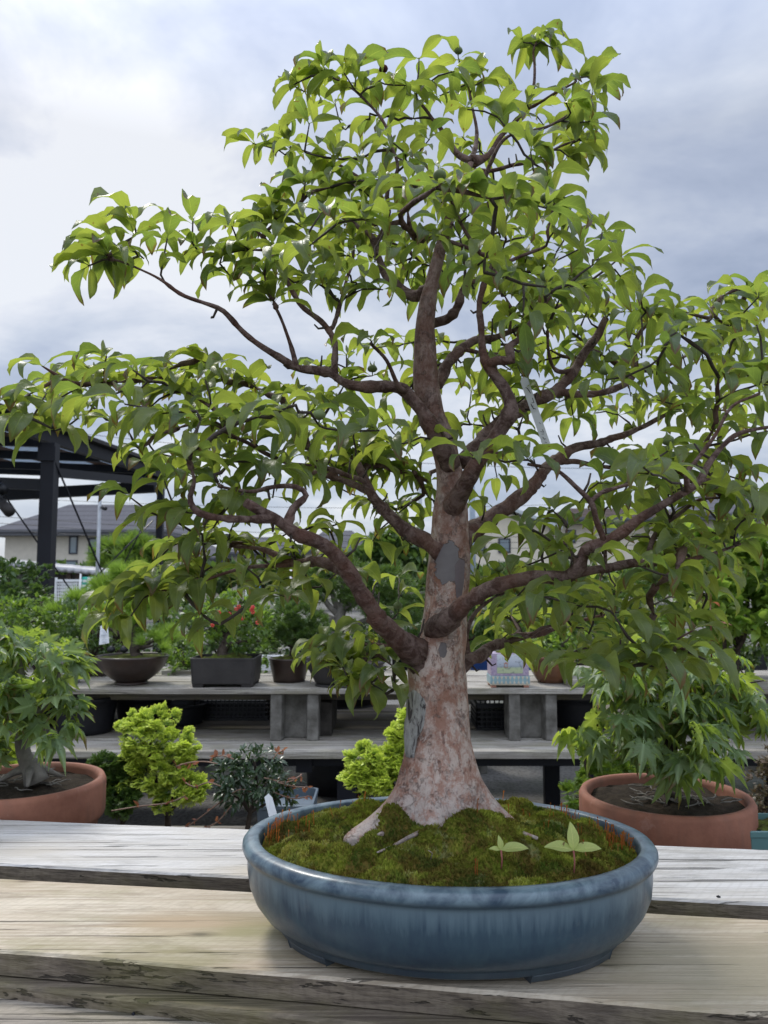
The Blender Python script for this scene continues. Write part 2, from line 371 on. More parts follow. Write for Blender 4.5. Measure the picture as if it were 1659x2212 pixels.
def glaze(name, dark, mid, light, rough=0.30):
    m, T, b = newmat(name); co = T.co()
    st = T.noise(T.map(co, (95, 95, 7)), 1.0, 4, 0.6, 0.3); cl = T.noise(co, 14, 5, 0.6); fine = T.noise(co, 180, 3)
    z = T.sep(co)[2]
    f = T.m('ADD', T.m('MULTIPLY', st, 0.5), T.m('MULTIPLY', cl, 0.5))
    c = T.mix(T.ramp(f, [(0.36, 0.0), (0.62, 1.0)]), dark, mid)
    drip = T.m('MULTIPLY', T.ramp(T.m('ADD', z, T.m('MULTIPLY', T.m('SUBTRACT', st, 0.5), 0.05)), [(0.070, 0.0), (0.092, 1.0)]), T.ramp(z, [(0.094, 1.0), (0.0985, 0.0)]))
    c = T.mix(T.m('MULTIPLY', drip, 0.55), c, light)
    rim = T.ramp(z, [(0.099, 0.0), (0.104, 1.0)])
    rc = T.mix(T.ramp(T.noise(co, 30, 5, 0.65, 0.6), [(0.36, 0.0), (0.62, 1.0)]), tuple(x*1.0 for x in dark), light)
    c = T.mix(T.m('MULTIPLY', rim, 0.85), c, rc)  # paler mottled rim, sky reflection put into the glaze colour
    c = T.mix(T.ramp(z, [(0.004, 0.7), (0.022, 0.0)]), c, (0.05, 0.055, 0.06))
    c = T.mix(T.ramp(T.noise(co, 9, 6, 0.7), [(0.60, 0.0), (0.75, 0.35)]), c, (0.16, 0.17, 0.17))
    setb(T, b, col=c, rough=T.m('ADD', rough, T.m('MULTIPLY', fine, 0.22)), spec=0.5, coat=0.25, crough=0.15, nor=T.bump(T.m('ADD', T.noise(co, 50, 4), T.m('MULTIPLY', fine, 0.4)), 0.12, 0.002))
    return m
def terracotta(name):
    m, T, b = newmat(name); co = T.co()
    n = T.noise(co, 9, 6, 0.65); st = T.noise(T.map(co, (30, 30, 6)), 1, 4)
    c = T.mix(T.ramp(n, [(0.3, 0.0), (0.7, 1.0)]), (0.175, 0.068, 0.042), (0.31, 0.135, 0.085))
    c = T.mix(T.ramp(st, [(0.5, 0.0), (0.75, 0.5)]), c, (0.14, 0.075, 0.055))
    c = T.mix(T.ramp(T.noise(co, 26, 5, 0.7), [(0.6, 0.0), (0.72, 0.45)]), c, (0.33, 0.21, 0.17))
    setb(T, b, col=c, rough=0.72, spec=0.3, nor=T.bump(T.noise(co, 120, 4), 0.25, 0.002)); return m
M_WOODA = wood_mat('wood_back', (0.50, 0.49, 0.485), (0.36, 0.345, 0.33), (0.44, 0.40, 0.34), rough=0.55, spec=0.55, knots=((PZ(60,1840,0)[0], PZ(60,1840,0)[1]-1.0, 0.20, (0.36, 0.33, 0.29)), (PZ(620,1880,0)[0], PZ(620,1880,0)[1]-1.0, 0.13, (0.42, 0.34, 0.22))))
kn = PZ(425, 2018, 0)
M_WOODB = wood_mat('wood_front', (0.54, 0.475, 0.38), (0.36, 0.30, 0.225), (0.34, 0.255, 0.165), rough=0.72, green=0.55, knots=((kn[0]+0.05, kn[1]-1.0+0.012, 0.16, (0.27, 0.25, 0.12)), (kn[0]-0.03, kn[1]-1.0+0.03, 0.11, (0.34, 0.25, 0.15)), (kn[0]+.004, kn[1]-1.0, 0.030, (0.05, 0.05, 0.03)), (-0.52, 0.155, 0.018, (0.16, 0.12, 0.08)), (0.42, -0.10, 0.40, (0.30, 0.26, 0.18)), (-0.25, 0.02, 0.12, (0.38, 0.29, 0.19))))
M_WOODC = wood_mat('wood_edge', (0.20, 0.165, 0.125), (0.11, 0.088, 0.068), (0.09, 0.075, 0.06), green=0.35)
M_WOODD = wood_mat('wood_low', (0.34, 0.30, 0.25), (0.20, 0.175, 0.15), (0.16, 0.14, 0.12), green=0.2)
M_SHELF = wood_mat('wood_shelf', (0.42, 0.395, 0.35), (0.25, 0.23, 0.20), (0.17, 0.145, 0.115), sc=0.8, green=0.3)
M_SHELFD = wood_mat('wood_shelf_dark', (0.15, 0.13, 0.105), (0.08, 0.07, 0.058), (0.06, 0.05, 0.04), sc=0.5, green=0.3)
M_GLAZE = glaze('blue_glaze', (0.020, 0.044, 0.076), (0.040, 0.080, 0.108), (0.15, 0.215, 0.25))
M_TERRA = terracotta('terracotta')
M_SOIL = mat_plain('soil', (0.045, 0.035, 0.025), 0.95, 0.1, 0.3, 60, 0.8)
M_DARKPOT = mat_plain('brown_stoneware', (0.045, 0.027, 0.020), 0.35, 0.5, 0.25, 14, 0.1)
M_GREYPOT = mat_plain('grey_stoneware', (0.040, 0.036, 0.034), 0.6, 0.35, 0.2, 14, 0.2)
M_TEAL = mat_plain('teal_glaze', (0.13, 0.26, 0.26), 0.3, 0.5, 0.15, 10, 0.05)
M_BROWNGL = mat_plain('ochre_glaze', (0.22, 0.10, 0.05), 0.25, 0.5, 0.3, 9, 0.05)
M_WHITEPOT = mat_plain('white_china', (0.55, 0.57, 0.60), 0.3, 0.5, 0.05, 10, 0.02)
M_BLACK = mat_plain('black_plastic', (0.012, 0.013, 0.017), 0.45, 0.4, 0.2, 30, 0.05)
M_CONC = mat_plain('concrete', (0.21, 0.20, 0.18), 0.9, 0.2, 0.22, 17, 0.9, c2=(0.07, 0.065, 0.055))
M_STEEL = mat_plain('dark_steel', (0.010, 0.011, 0.016), 0.5, 0.25, 0.1, 8, 0.03)
M_GALV = mat_plain('galvanised', (0.36, 0.38, 0.40), 0.45, 0.5, 0.1, 8, 0.03, metal=0.4)
M_WHITE = mat_plain('white_paint', (0.75, 0.76, 0.77), 0.5, 0.4, 0.03, 30, 0.02)
M_PAPER = mat_plain('tag_plastic', (0.72, 0.74, 0.76), 0.35, 0.5, 0.03, 60, 0.0)
M_INK = mat_plain('ink', (0.03, 0.03, 0.04), 0.6, 0.2, 0.0, 60, 0)
M_FADED = mat_plain('faded_print', (0.42, 0.46, 0.50), 0.6, 0.2, 0.0, 60, 0)

def bark_main():
    m, T, b = newmat('bark_trunk'); co = T.co(); z = T.sep(co)[2]
    a = T.noise(T.map(co, (1, 1, 0.75)), 62, 9, 0.76, 0.25); bb = T.noise(T.map(co, (1, 1, 0.6)), 13, 5, 0.6, 0.6); f = T.noise(co, 260, 4, 0.65)
    pink, grey, rust, dk = (0.36, 0.205, 0.155), (0.54, 0.435, 0.38), (0.20, 0.08, 0.045), (0.10, 0.047, 0.036)
    c = T.mix(T.ramp(a, [(0.44, 0.0), (0.56, 1.0)]), pink, grey)
    c = T.mix(T.ramp(bb, [(0.50, 0.0), (0.62, 0.75)]), c, rust)
    c = T.mix(T.ramp(T.noise(T.map(co, (1, 1, 0.5), (4, 2, 7)), 120, 7, 0.78, 0.3), [(0.55, 0.0), (0.60, 0.7)]), c, dk)
    c = T.mix(T.ramp(T.noise(co, 34, 9, 0.8, 0.4), [(0.55, 0.0), (0.60, 0.6)]), c, (0.45, 0.37, 0.34))
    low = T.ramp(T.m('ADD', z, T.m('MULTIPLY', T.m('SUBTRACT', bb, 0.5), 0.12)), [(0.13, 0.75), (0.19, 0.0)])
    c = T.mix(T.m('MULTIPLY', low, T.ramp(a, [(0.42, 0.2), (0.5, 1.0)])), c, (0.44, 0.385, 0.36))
    hi = T.ramp(T.m('ADD', z, T.m('MULTIPLY', T.m('SUBTRACT', bb, 0.5), 0.15)), [(0.42, 0.0), (0.62, 0.72)])  # redder, darker bark higher up, with some shade put into the colour
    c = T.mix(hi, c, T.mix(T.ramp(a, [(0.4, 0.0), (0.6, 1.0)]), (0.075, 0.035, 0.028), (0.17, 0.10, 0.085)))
    h = T.m('ADD', T.m('ADD', T.m('MULTIPLY', a, 0.6), T.m('MULTIPLY', f, 0.5)), T.m('MULTIPLY', T.ramp(T.noise(co, 34, 9, 0.8, 0.4), [(0.55, 0.0), (0.57, 1.0)]), 0.35))
    # smooth slate coloured patch where the bark has peeled
    org = np.array([POTC[0], POTC[1], 0])
    for (u, v, ru, rv, colr, sd_) in ((974, 1214, 33, 43, (0.165, 0.148, 0.150), 3), (961, 1412, 9, 16, (0.16, 0.14, 0.14), 5), (1003, 1250, 14, 50, (0.15, 0.12, 0.125), 8)):
        c0 = P(u, v, 0.96)-org
        dv = T.vm('MULTIPLY', T.vm('SUBTRACT', co, tuple(c0)), (1/(ru*ppm(1)), 0.0, 1/(rv*ppm(1))))
        dd = T.m('ADD', T.vm('LENGTH', dv), T.m('MULTIPLY', T.m('SUBTRACT', T.noise(co, 48, 4, 0.6, 0.4), 0.5), 1.7))
        front = T.ramp(T.sep(co)[1], [(0.5, 1.0), (0.501, 0.0)])
        yy = T.m('LESS_THAN', T.sep(co)[1], float(TRY-POTC[1]))
        mk = T.m('MULTIPLY', T.ramp(dd, [(0.96, 1.0), (1.0, 0.0)]), yy)
        ed = T.m('MULTIPLY', T.ramp(dd, [(0.94, 0.0), (0.99, 1.0), (1.03, 1.0), (1.10, 0.0)]), yy)
        c = T.mix(mk, c, T.mix(T.noise(co, 90, 4), tuple(x*0.8 for x in colr), tuple(x*1.25 for x in colr)))
        c = T.mix(T.m('MULTIPLY', ed, 0.6), c, (0.07, 0.045, 0.04))
        h = T.mix(mk, h, 0.15)
    setb(T, b, col=c, rough=0.68, spec=0.3, nor=T.bump(h, 0.9, 0.004)); return m
def bark_branch():
    m, T, b = newmat('bark_branch'); co = T.pos()
    a = T.noise(co, 70, 6, 0.65, 0.6); bb = T.noise(co, 18, 4)
    c = T.mix(T.ramp(a, [(0.42, 0.0), (0.58, 1.0)]), (0.065, 0.034, 0.027), (0.17, 0.115, 0.10))
    c = T.mix(T.ramp(bb, [(0.48, 0.0), (0.66, 0.6)]), c, (0.13, 0.055, 0.036))
    setb(T, b, col=c, rough=0.7, spec=0.3, nor=T.bump(T.m('ADD', a, T.m('MULTIPLY', T.noise(co, 320, 3), 0.6)), 1.0, 0.004)); return m
M_TWIG = mat_plain('bark_twig', (0.075, 0.058, 0.048), 0.75, 0.25, 0.25, 120, 0.5)

# ------------------------------------------------------------------ main pot: position and outline
PA, PB, PYAW = 0.2560, 0.1850, R(-5.0)
POTC = np.array([0.0775, 1.0, 0.0]); RIMZ = 0.115; TRY = 1.005
def ell(d, th, z):
    x, y = (PA-d)*math.cos(th), (PB-d)*math.sin(th)
    return (POTC[0]+x*math.cos(PYAW)-y*math.sin(PYAW), POTC[1]+x*math.sin(PYAW)+y*math.cos(PYAW), z)
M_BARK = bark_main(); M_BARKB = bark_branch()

# ------------------------------------------------------------------ the bench in front
bench = thing('wooden_bench', 'weathered plank bench in the foreground carrying the blue oval pot', 'bench', (0, 1.0, -0.7))
def edge(p0, p1, z, xs):
    a, b = PZ(*p0, z), PZ(*p1, z); k = (b[1]-a[1])/(b[0]-a[0])
    return [(x, a[1]+k*(x-a[0]), z) for x in xs]
def plank(name, back, front, z, t, mat, xs=(-1.9, 1.9), nseg=40, seed=1, wob=0.0012):
    rg = random.Random(seed); X = [xs[0]+(xs[1]-xs[0])*i/nseg for i in range(nseg+1)]
    B = edge(*back, z, X); Fr = edge(*front, z, X); mb = MB(); vs = []
    for i in range(nseg+1):
        w1, w2 = rg.uniform(-wob, wob), rg.uniform(-wob, wob)
        b_, f_ = B[i], Fr[i]
        vs += [(b_[0], b_[1]+w1, z-0.003), (b_[0], b_[1]-0.003+w1, z), (f_[0], f_[1]+0.003+w2, z), (f_[0], f_[1]+w2, z-0.003+rg.uniform(-wob, 0)*0.5), (f_[0], f_[1]+w2*0.5+0.001, z-t), (b_[0], b_[1], z-t)]
    fs = [(i*6+k, i*6+(k+1) % 6, (i+1)*6+(k+1) % 6, (i+1)*6+k) for i in range(nseg) for k in range(6)]
    fs += [tuple(range(6))[::-1], tuple(nseg*6+k for k in range(6))]
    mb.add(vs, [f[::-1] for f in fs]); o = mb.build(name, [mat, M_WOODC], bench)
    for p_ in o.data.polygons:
        if p_.center.z < z+0.7-0.003-t*0.3 and abs(p_.normal.z) < .5: p_.material_index = 1  # vertical faces: stained brown edges, their shade also put into the colour
    return o
BO = ORG['wooden_bench']
plank('plank', ((0, 1770), (1659, 1835)), ((0, 1866.5), (1659, 1952)), 0.0, 0.032, M_WOODA, seed=2)
plank('plank', ((0, 1897), (1659, 1985)), ((0, 2053), (1481, 2177)), 0.0, 0.028, M_WOODB, seed=3)
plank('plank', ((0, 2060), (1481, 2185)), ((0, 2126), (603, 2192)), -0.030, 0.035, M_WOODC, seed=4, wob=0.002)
pb = MB()
a0, a1 = PZ(0, 2131, -0.046), PZ(603, 2197, -0.046); kk = (a1[1]-a0[1])/(a1[0]-a0[0])
fr = lambda x, dy: a0[1]+kk*(x-a0[0])-dy
pb.add([(-1.9, fr(-1.9, 0), -0.046), (1.9, fr(1.9, 0), -0.046), (1.9, fr(1.9, 0.2), -0.046), (-1.9, fr(-1.9, 0.2), -0.046),
        (-1.9, fr(-1.9, 0), -0.08), (1.9, fr(1.9, 0), -0.08), (1.9, fr(1.9, 0.2), -0.08), (-1.9, fr(-1.9, 0.2), -0.08)],
       [(3,2,1,0), (4,5,6,7), (0,1,5,4), (1,2,6,5), (2,3,7,6), (3,0,4,7)])
pb.build('plank', M_WOODD, bench, bevel=0.003)
lg = MB()
for x in (-1.1, 1.1):
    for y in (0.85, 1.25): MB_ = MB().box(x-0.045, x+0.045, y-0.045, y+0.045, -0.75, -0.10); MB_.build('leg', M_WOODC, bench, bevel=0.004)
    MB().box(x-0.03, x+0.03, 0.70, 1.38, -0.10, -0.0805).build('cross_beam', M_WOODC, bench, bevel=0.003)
for (u, v) in ((288, 2192), (523, 2208), (250, 2182)):
    p = PZ(u, v, -0.046); MB().lathe(p, [(0.0016, -0.01), (0.0019, 0.0015), (0.0004, 0.003)], 8).build('nail', M_STEEL, bench, True)
MB().lathe(PZ(1552, 1938, 0), [(0.002, -0.001), (0.003, 0.001), (0.0006, 0.0025)], 8).build('nail', M_STEEL, bench, True)

# ------------------------------------------------------------------ main bonsai: pot
tree = thing('potted_bonsai', 'large stewartia bonsai with thick mottled trunk in a blue oval pot', 'bonsai', POTC)
prof = [(.075,.0076), (.0475,.0078), (.0455,.0095), (.0452,.0150), (.0430,.0168), (.0400,.0185), (.027,.028), (.0155,.044), (.0095,.060), (.0072,.077), (.0065,.092), (.0066,.0955), (.0045,.0975), (.0012,.0995), (-.0003,.1035), (.0002,.1085), (.003,.1125), (.0075,.1146), (.013,.115), (.0185,.1142), (.0205,.1122), (.0215,.107), (.0225,.098), (.026,.07)]
NP_ = 160; pv = []
for dd, z in prof:
    for k in range(NP_):
        th = 2*math.pi*k/NP_; pv.append(ell(dd + 0.0004*math.sin(5*th+z*90) + 0.0003*math.sin(13*th+1), th, z))
mb = MB(); mb.add(pv, [(i*NP_+k, i*NP_+(k+1) % NP_, (i+1)*NP_+(k+1) % NP_, (i+1)*NP_+k) for i in range(len(prof)-1) for k in range(NP_)] + [tuple(range(NP_))[::-1]])
pot = mb.build('pot', M_GLAZE, tree, smooth=True)
for t0, t1 in ((-64, -26), (-152, -130), (24, 58), (122, 158)):
    mb = MB(); n = 20; vs = []
    for i in range(n+1):
        th = R(t0+(t1-t0)*i/n)
        vs += [ell(.0462, th, .0090), ell(.0465, th, .0075), ell(.0490, th, 0.0004), ell(.066, th, 0.0004), ell(.067, th, .0090)]
    fs = [(i*5+k, i*5+(k+1) % 5, (i+1)*5+(k+1) % 5, (i+1)*5+k) for i in range(n) for k in range(5)] + [(0,1,2,3,4), (n*5+4, n*5+3, n*5+2, n*5+1, n*5)]
    mb.add(vs, fs); o = mb.build('foot', M_GLAZE, tree, bevel=0.0015); o.parent = pot

# ------------------------------------------------------------------ moss
rng = np.random.default_rng(7)
from mathutils import noise as mnoise
def loc2(x, y):
    dx, dy = x-POTC[0], y-POTC[1]; c, s_ = math.cos(-PYAW), math.sin(-PYAW)
    return dx*c-dy*s_, dx*s_+dy*c
MND = []
for (u, v, zz, ru, sy, amp) in ((1010, 1797, .135, 72, .036, .036), (1085, 1795, .125, 50, .035, .018), (848, 1775, .135, 40, .026, .032), (772, 1752, .125, 40, .026, .022), (905, 1815, .12, 70, .04, .012), (790, 1815, .12, 60, .03, .006), (1240, 1790, .12, 70, .03, .008), (960, 1745, .12, 170, .07, .004), (1130, 1750, .12, 60, .02, .008), (700, 1800, .12, 60, .02, .006), (1180, 1830, .12, 60, .02, .006)):
    p = PZ(u, v, zz); MND.append((p[0], p[1], ru*ppm(1), sy, amp))
CUS = np.stack([POTC[0]+rng.uniform(-PA, PA, 420), POTC[1]+rng.uniform(-PB, PB, 420), rng.uniform(.007, .026, 420), np.zeros(420), rng.random(420)], 1); CUS[:, 3] = CUS[:, 2]*rng.uniform(.40, .72, 420)
def cush(x, y):
    ds = (CUS[:, 0]-x)**2/CUS[:, 2]**2+(CUS[:, 1]-y)**2/(CUS[:, 2]*.85)**2; hh = CUS[:, 3]*np.sqrt(np.maximum(0, 1-ds)); j = int(hh.argmax())
    return (float(CUS[j, 4]), float(ds[j])) if hh[j] > 0 else (0.0, 1.0)
def moss_h(x, y):
    lx, ly = loc2(x, y); r = math.sqrt((lx/(PA-.0245))**2+(ly/(PB-.0245))**2)
    h = 0.099 + 0.016*max(0, 1-r*r)
    for (mx, my, sx, sy, amp) in MND: h += amp*math.exp(-((x-mx)/sx)**2-((y-my)/sy)**2)
    n = mnoise.fractal(Vector((x*22, y*30, 0.3)), 0.8, 2.1, 4)
    n2 = mnoise.fractal(Vector((x*75, y*90, 4.3)), 0.8, 2.1, 2)
    edge_ = min(1, max(0.25, (1-r)/0.10))
    h += (0.0060*n*edge_ + 0.0025*n2*edge_)
    ds = (CUS[:, 0]-x)**2/CUS[:, 2]**2+(CUS[:, 1]-y)**2/(CUS[:, 2]*.85)**2; hh = CUS[:, 3]*np.sqrt(np.maximum(0, 1-ds)); j = int(hh.argmax())
    h += float(hh[j])*min(1, edge_*1.2)*(0.45+0.55*min(1, (max(0, math.hypot((x-.078), (y-TRY)*1.1)-.05))/.07))
    return h
def moss_mat():
    m, T, b = newmat('moss'); p = T.pos(); rnd = T.attr('rnd')
    n = T.noise(T.map(p, (1, 1.3, 1)), 17, 5, 0.65, 0.4); n2 = T.noise(p, 55, 4, 0.6)
    c = T.ramp(T.m('ADD', T.m('MULTIPLY', n, 0.75), T.m('MULTIPLY', n2, 0.25)), [(0.32, (0.020, 0.030, 0.006)), (0.43, (0.045, 0.070, 0.010)), (0.50, (0.10, 0.080, 0.018)), (0.56, (0.13, 0.165, 0.022)), (0.66, (0.25, 0.27, 0.045))])
    g = T.ramp(T.noise(T.map(p, (1, 1, 1), (3, 5, 1)), 26, 5, 0.7), [(0.60, 0.0), (0.68, 0.6)])
    c = T.mix(g, c, (0.26, 0.30, 0.20)); c = T.mix(1.0, c, (2.5, 2.4, 1.8), 'MULTIPLY')
    c = T.mix(T.ramp(T.noise(T.map(p, (1, 1, 1), (8, 5, 1)), 20, 4, 0.6), [(0.60, 0.0), (0.70, 0.75)]), c, (0.075, 0.035, 0.014))
    c = T.mix(0.58, c, T.ramp(rnd, [(0.05, (0.12, 0.070, 0.028)), (0.25, (0.06, 0.06, 0.018)), (0.42, (0.055, 0.095, 0.016)), (0.62, (0.19, 0.22, 0.035)), (0.85, (0.42, 0.41, 0.09)), (0.98, (0.50, 0.52, 0.24))]))
    setb(T, b, col=c, rough=0.85, spec=0.15)
    tr = T.n('ShaderNodeBsdfTranslucent', {'Color': c}); ms = T.n('ShaderNodeMixShader', {0: 0.25, 1: b.outputs[0], 2: tr.outputs[0]})
    T.t.links.new(ms.outputs[0], T.t.nodes['Material Output'].inputs[0]); return m
M_MOSS = moss_mat()
nr, na = 70, 240; mv = [(POTC[0], POTC[1], moss_h(POTC[0], POTC[1]))]
for i in range(1, nr+1):
    q = i/nr
    for k in range(na):
        th = 2*math.pi*k/na; lx, ly = (PA-.0235)*q*math.cos(th), (PB-.0235)*q*math.sin(th)
        x = POTC[0]+lx*math.cos(PYAW)-ly*math.sin(PYAW); y = POTC[1]+lx*math.sin(PYAW)+ly*math.cos(PYAW)
        mv.append((x, y, moss_h(x, y)))
mb = MB(); mb.add(mv, [(0, 1+k, 1+(k+1) % na) for k in range(na)] + [(1+(i-1)*na+k, 1+i*na+k, 1+i*na+(k+1) % na, 1+(i-1)*na+(k+1) % na) for i in range(1, nr) for k in range(na)])
mb.build('soil_mound', M_MOSS, tree, smooth=True)
NB = 90000
q = np.sqrt(rng.random(NB)); th = rng.random(NB)*6.2832; lx, ly = (PA-.026)*q*np.cos(th), (PB-.026)*q*np.sin(th)
X = POTC[0]+lx*math.cos(PYAW)-ly*math.sin(PYAW); Y = POTC[1]+lx*math.sin(PYAW)+ly*math.cos(PYAW)
Z = np.array([moss_h(a, b) for a, b in zip(X, Y)]); CU = [cush(a, b) for a, b in zip(X, Y)]; MR = np.array([q_[0] for q_ in CU])*.75+.25*rng.random(NB)
dr = np.stack([rng.normal(0, .45, NB), rng.normal(0, .45, NB)-0.1, np.ones(NB)], 1)
BLADE = [([(-0.22, 0, 0), (0.22, 0, 0), (0.05, 1, 0)], [(0, 1, 2)], [(0, 0), (1, 0), (0.5, 1)]), ([(-0.3, 0, 0), (0.3, 0, 0), (0.25, 0.6, 0.1), (0, 0.8, 0.2)], [(0, 1, 2, 3)], [(0, 0), (1, 0), (1, 1), (0, 1)])]
o = scatter('moss', BLADE, np.stack([X, Y, Z-.0005], 1), dr, rng.normal(0, 1, (NB, 3)), rng.uniform(.0022, .0062, NB), MR, M_MOSS, tree, rng, smooth=False)
o['kind'] = 'stuff'
# red moss stalks
M_STALK = mat_leaf('moss_stalk', ((0.30, 0.070, 0.018), (0.38, 0.15, 0.035)), ((0.3, 0.08, 0.02), (0.4, 0.15, 0.03)), vein=False)
pts = []
for (u, v, n, su, sv) in ((590, 1800, 46, 16, 9), (622, 1790, 26, 24, 12), (1325, 1822, 80, 34, 16), (1215, 1760, 32, 12, 12), (1030, 1905, 8, 4, 3), (690, 1740, 10, 30, 8), (720, 1780, 16, 60, 20), (1180, 1790, 30, 110, 30), (1365, 1805, 40, 8, 14), (710, 1735, 5, 3, 2)):
    for _ in range(n): 
        p = PZ(u+rng.normal(0, su), v+rng.normal(0, sv), .108); 
        a_, b_ = loc2(p[0], p[1])
        if (a_/(PA-.026))**2+(b_/(PB-.026))**2 < 1: pts.append((p[0], p[1], moss_h(p[0], p[1])))
pts = np.array(pts); N = len(pts)
STK = [([(-.03, 0, 0), (.03, 0, 0), (.022, .8, .02), (-.022, .8, .02), (.06, .88, .03), (-.06, .88, .03), (0, 1, .05)], [(0, 1, 2, 3), (3, 2, 4, 5), (5, 4, 6)], [(0, 0)]*7)]
o = scatter('moss_stalks', STK, pts, np.stack([rng.normal(0, .12, N), rng.normal(0, .12, N), np.ones(N)], 1), np.stack([rng.normal(0, 1, N), -np.ones(N), np.zeros(N)], 1), rng.uniform(.010, .021, N), rng.random(N), M_STALK, tree, rng)
o['kind'] = 'stuff'

# ------------------------------------------------------------------ trunk
TR = [(1815,855,1045),(1760,862,1045),(1703,868,1034),(1670,868,1024),(1603,873.5,1017),(1537,882,1012),(1471,884,1007),(1421,882,1002),(1373,905,1008),(1307,915,1009.6),(1241,920,1013),(1175,928,1013),(1108,935,1011),(1042,945,1009),(998,941,994),(947,925,984),(897,906,959),(847,893,950),(796,891,944),(746,895,941),(695,899,938),(650,905,944),(620,915,945),(580,925,955),(530,940,966),(480,958,980),(430,974,994),(385,995,1012),(345,1013,1026)]
TR = np.array(TR, float)
vv = np.concatenate([np.arange(1815, 1640, -7), np.arange(1640, 344, -14)]); L_ = np.interp(-vv, -TR[:, 0], TR[:, 1]); Rr = np.interp(-vv, -TR[:, 0], TR[:, 2])
def smooth(a, k=2):
    for _ in range(k): a = np.concatenate([[a[0]], (a[:-2]+a[1:-1]*2+a[2:])/4, [a[-1]]])
    return a
L_, Rr = smooth(L_), smooth(Rr)
# the leader leans away from the camera a little higher up
def trY(v): return TRY + 0.02*math.sin((1800-v)/300) 
TC = []; TRR = []
for v, a, b_ in zip(vv, L_, Rr):
    y = trY(v); p0, p1 = P(a, v, y), P(b_, v, y); TC.append((p0+p1)/2); TRR.append(np.linalg.norm(p1-p0)/2)
TC, TRR = np.array(TC), np.array(TRR)
LOBES = [(198, 1.0, 17), (-14, 0.85, 15), (-104, 0.50, 20), (-62, 0.28, 16), (-140, 0.12, 14), (35, 0.5, 20), (95, 0.6, 24), (150, 0.5, 20)]
nA = 96; tv = []
for i, (c, r, v) in enumerate(zip(TC, TRR, vv)):
    am = min(1.25, 0.30*math.exp((v-1703)/56)) if v > 1520 else 0.26*math.exp(-183/52)*max(0, (v-1400)/120)
    for k in range(nA):
        a = 2*math.pi*k/nA; ad = math.degrees(a); f = 1.0
        for (la, lw, ls) in LOBES:
            d_ = (ad-la+180) % 360-180; f += lw*am*math.exp(-(d_/ls)**2)
        p = c+np.array([math.cos(a), math.sin(a), 0])*r
        nz = mnoise.fractal(Vector((p[0]*16, p[1]*16, p[2]*9)), 0.9, 2.0, 4)*0.085 + mnoise.noise(Vector((p[0]*70, p[1]*70, p[2]*45)))*0.018 + mnoise.fractal(Vector((p[0]*38, p[1]*38, p[2]*14)), .8, 2, 3)*.03
        rr = r*(f+nz*(1.0+am*0.6)); zo = 0
        tv.append((c[0]+math.cos(a)*rr, c[1]+math.sin(a)*rr*0.98, c[2]+zo))
# the roots leave the trunk: sink the outer flare with distance
mb = MB(); m_ = len(TC); mb.add(tv, [(i*nA+k, i*nA+(k+1) % nA, (i+1)*nA+(k+1) % nA, (i+1)*nA+k) for i in range(m_-1) for k in range(nA)] + [tuple((m_-1)*nA+k for k in range(nA))])
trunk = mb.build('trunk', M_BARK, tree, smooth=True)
# rough grey plate of old bark
def surf(u, v):      # point on the trunk's near face seen at (u, v)
    i = int(np.argmin(abs(vv-v))); c, r = TC[i], TRR[i]; p = P(u, v, c[1]); q_ = max(-0.999, min(0.999, (p[0]-c[0])/r))
    return np.array([c[0]+q_*r, c[1]-math.sqrt(1-q_*q_)*r*0.98, c[2]]), np.array([q_, -math.sqrt(1-q_*q_), 0])
m, T, b = newmat('bark_plate'); co = T.pos(); a = T.noise(T.map(co, (1, 1, 0.35)), 85, 6, 0.7, 1.3)
setb(T, b, col=T.ramp(a, [(0.40, (0.06, 0.05, 0.05)), (0.46, (0.33, 0.32, 0.30)), (0.6, (0.42, 0.41, 0.39))]), rough=0.8, nor=T.bump(a, 1.0, 0.008)); M_PLATE = m
out = [(885,1486),(893,1484),(905,1488),(915,1494),(918,1508),(917,1530),(913,1555),(908,1575),(900,1590),(895,1605),(893,1622),(888,1631),(880,1631),(877,1618),(877,1600),(875,1585),(878,1560),(881,1535),(882,1510)]
ctr = (895, 1545); mb = MB(); vs = []
for s_, hgt in ((0.0, 0.9), (0.35, 1.0), (0.65, 1.3), (0.88, 2.3), (1.0, -0.6)):
    for (u, v) in (out if s_ else [ctr]):
        uu, v2 = ctr[0]+(u-ctr[0])*s_ + (1-s_)*(v-ctr[1])*-0.06, ctr[1]+(v-ctr[1])*s_
        i = int(np.argmin(abs(vv-v2))); lft = (L_[i])
        p, n_ = surf(max(uu, lft+0.6), v2)
        k_ = (hgt*0.9+1.4*mnoise.noise(Vector((uu*0.15, v2*0.05, 0))))*0.0012 if s_ < 1 else -0.0012
        vs.append(p+n_*(k_+0.0016))
no = len(out); fs = [(0, 1+(k+1) % no, 1+k) for k in range(no)] + [(1+j*no+k, 1+j*no+(k+1) % no, 1+(j+1)*no+(k+1) % no, 1+(j+1)*no+k) for j in range(3) for k in range(no)]
mb.add(vs, fs); o = mb.build('bark_plate', M_PLATE, tree, smooth=True); o.parent = trunk
# thin surface roots
for pts_, r0 in (([(905,1800),(880,1812),(850,1828),(815,1843)], 4.5), ([(1075,1772),(1100,1790),(1125,1800),(1160,1812)], 8), ([(826,1802),(816,1804)], 4.5), ([(930,1860),(934,1845),(925,1838)], 1.2), ([(1135,1790),(1150,1803)], 1.6)):
    pp = [];
    for (u, v) in pts_:
        p = PZ(u, v, .12); h = moss_h(p[0], p[1]); p = PZ(u, v, h); pp.append((p[0], p[1], h+0.0008))
    mb = MB().tube(pp, [r0*ppm(1)*(1-0.6*i/(len(pp)-1)) for i in range(len(pp))], 10); mb.build('root', M_BARK, tree, smooth=True)
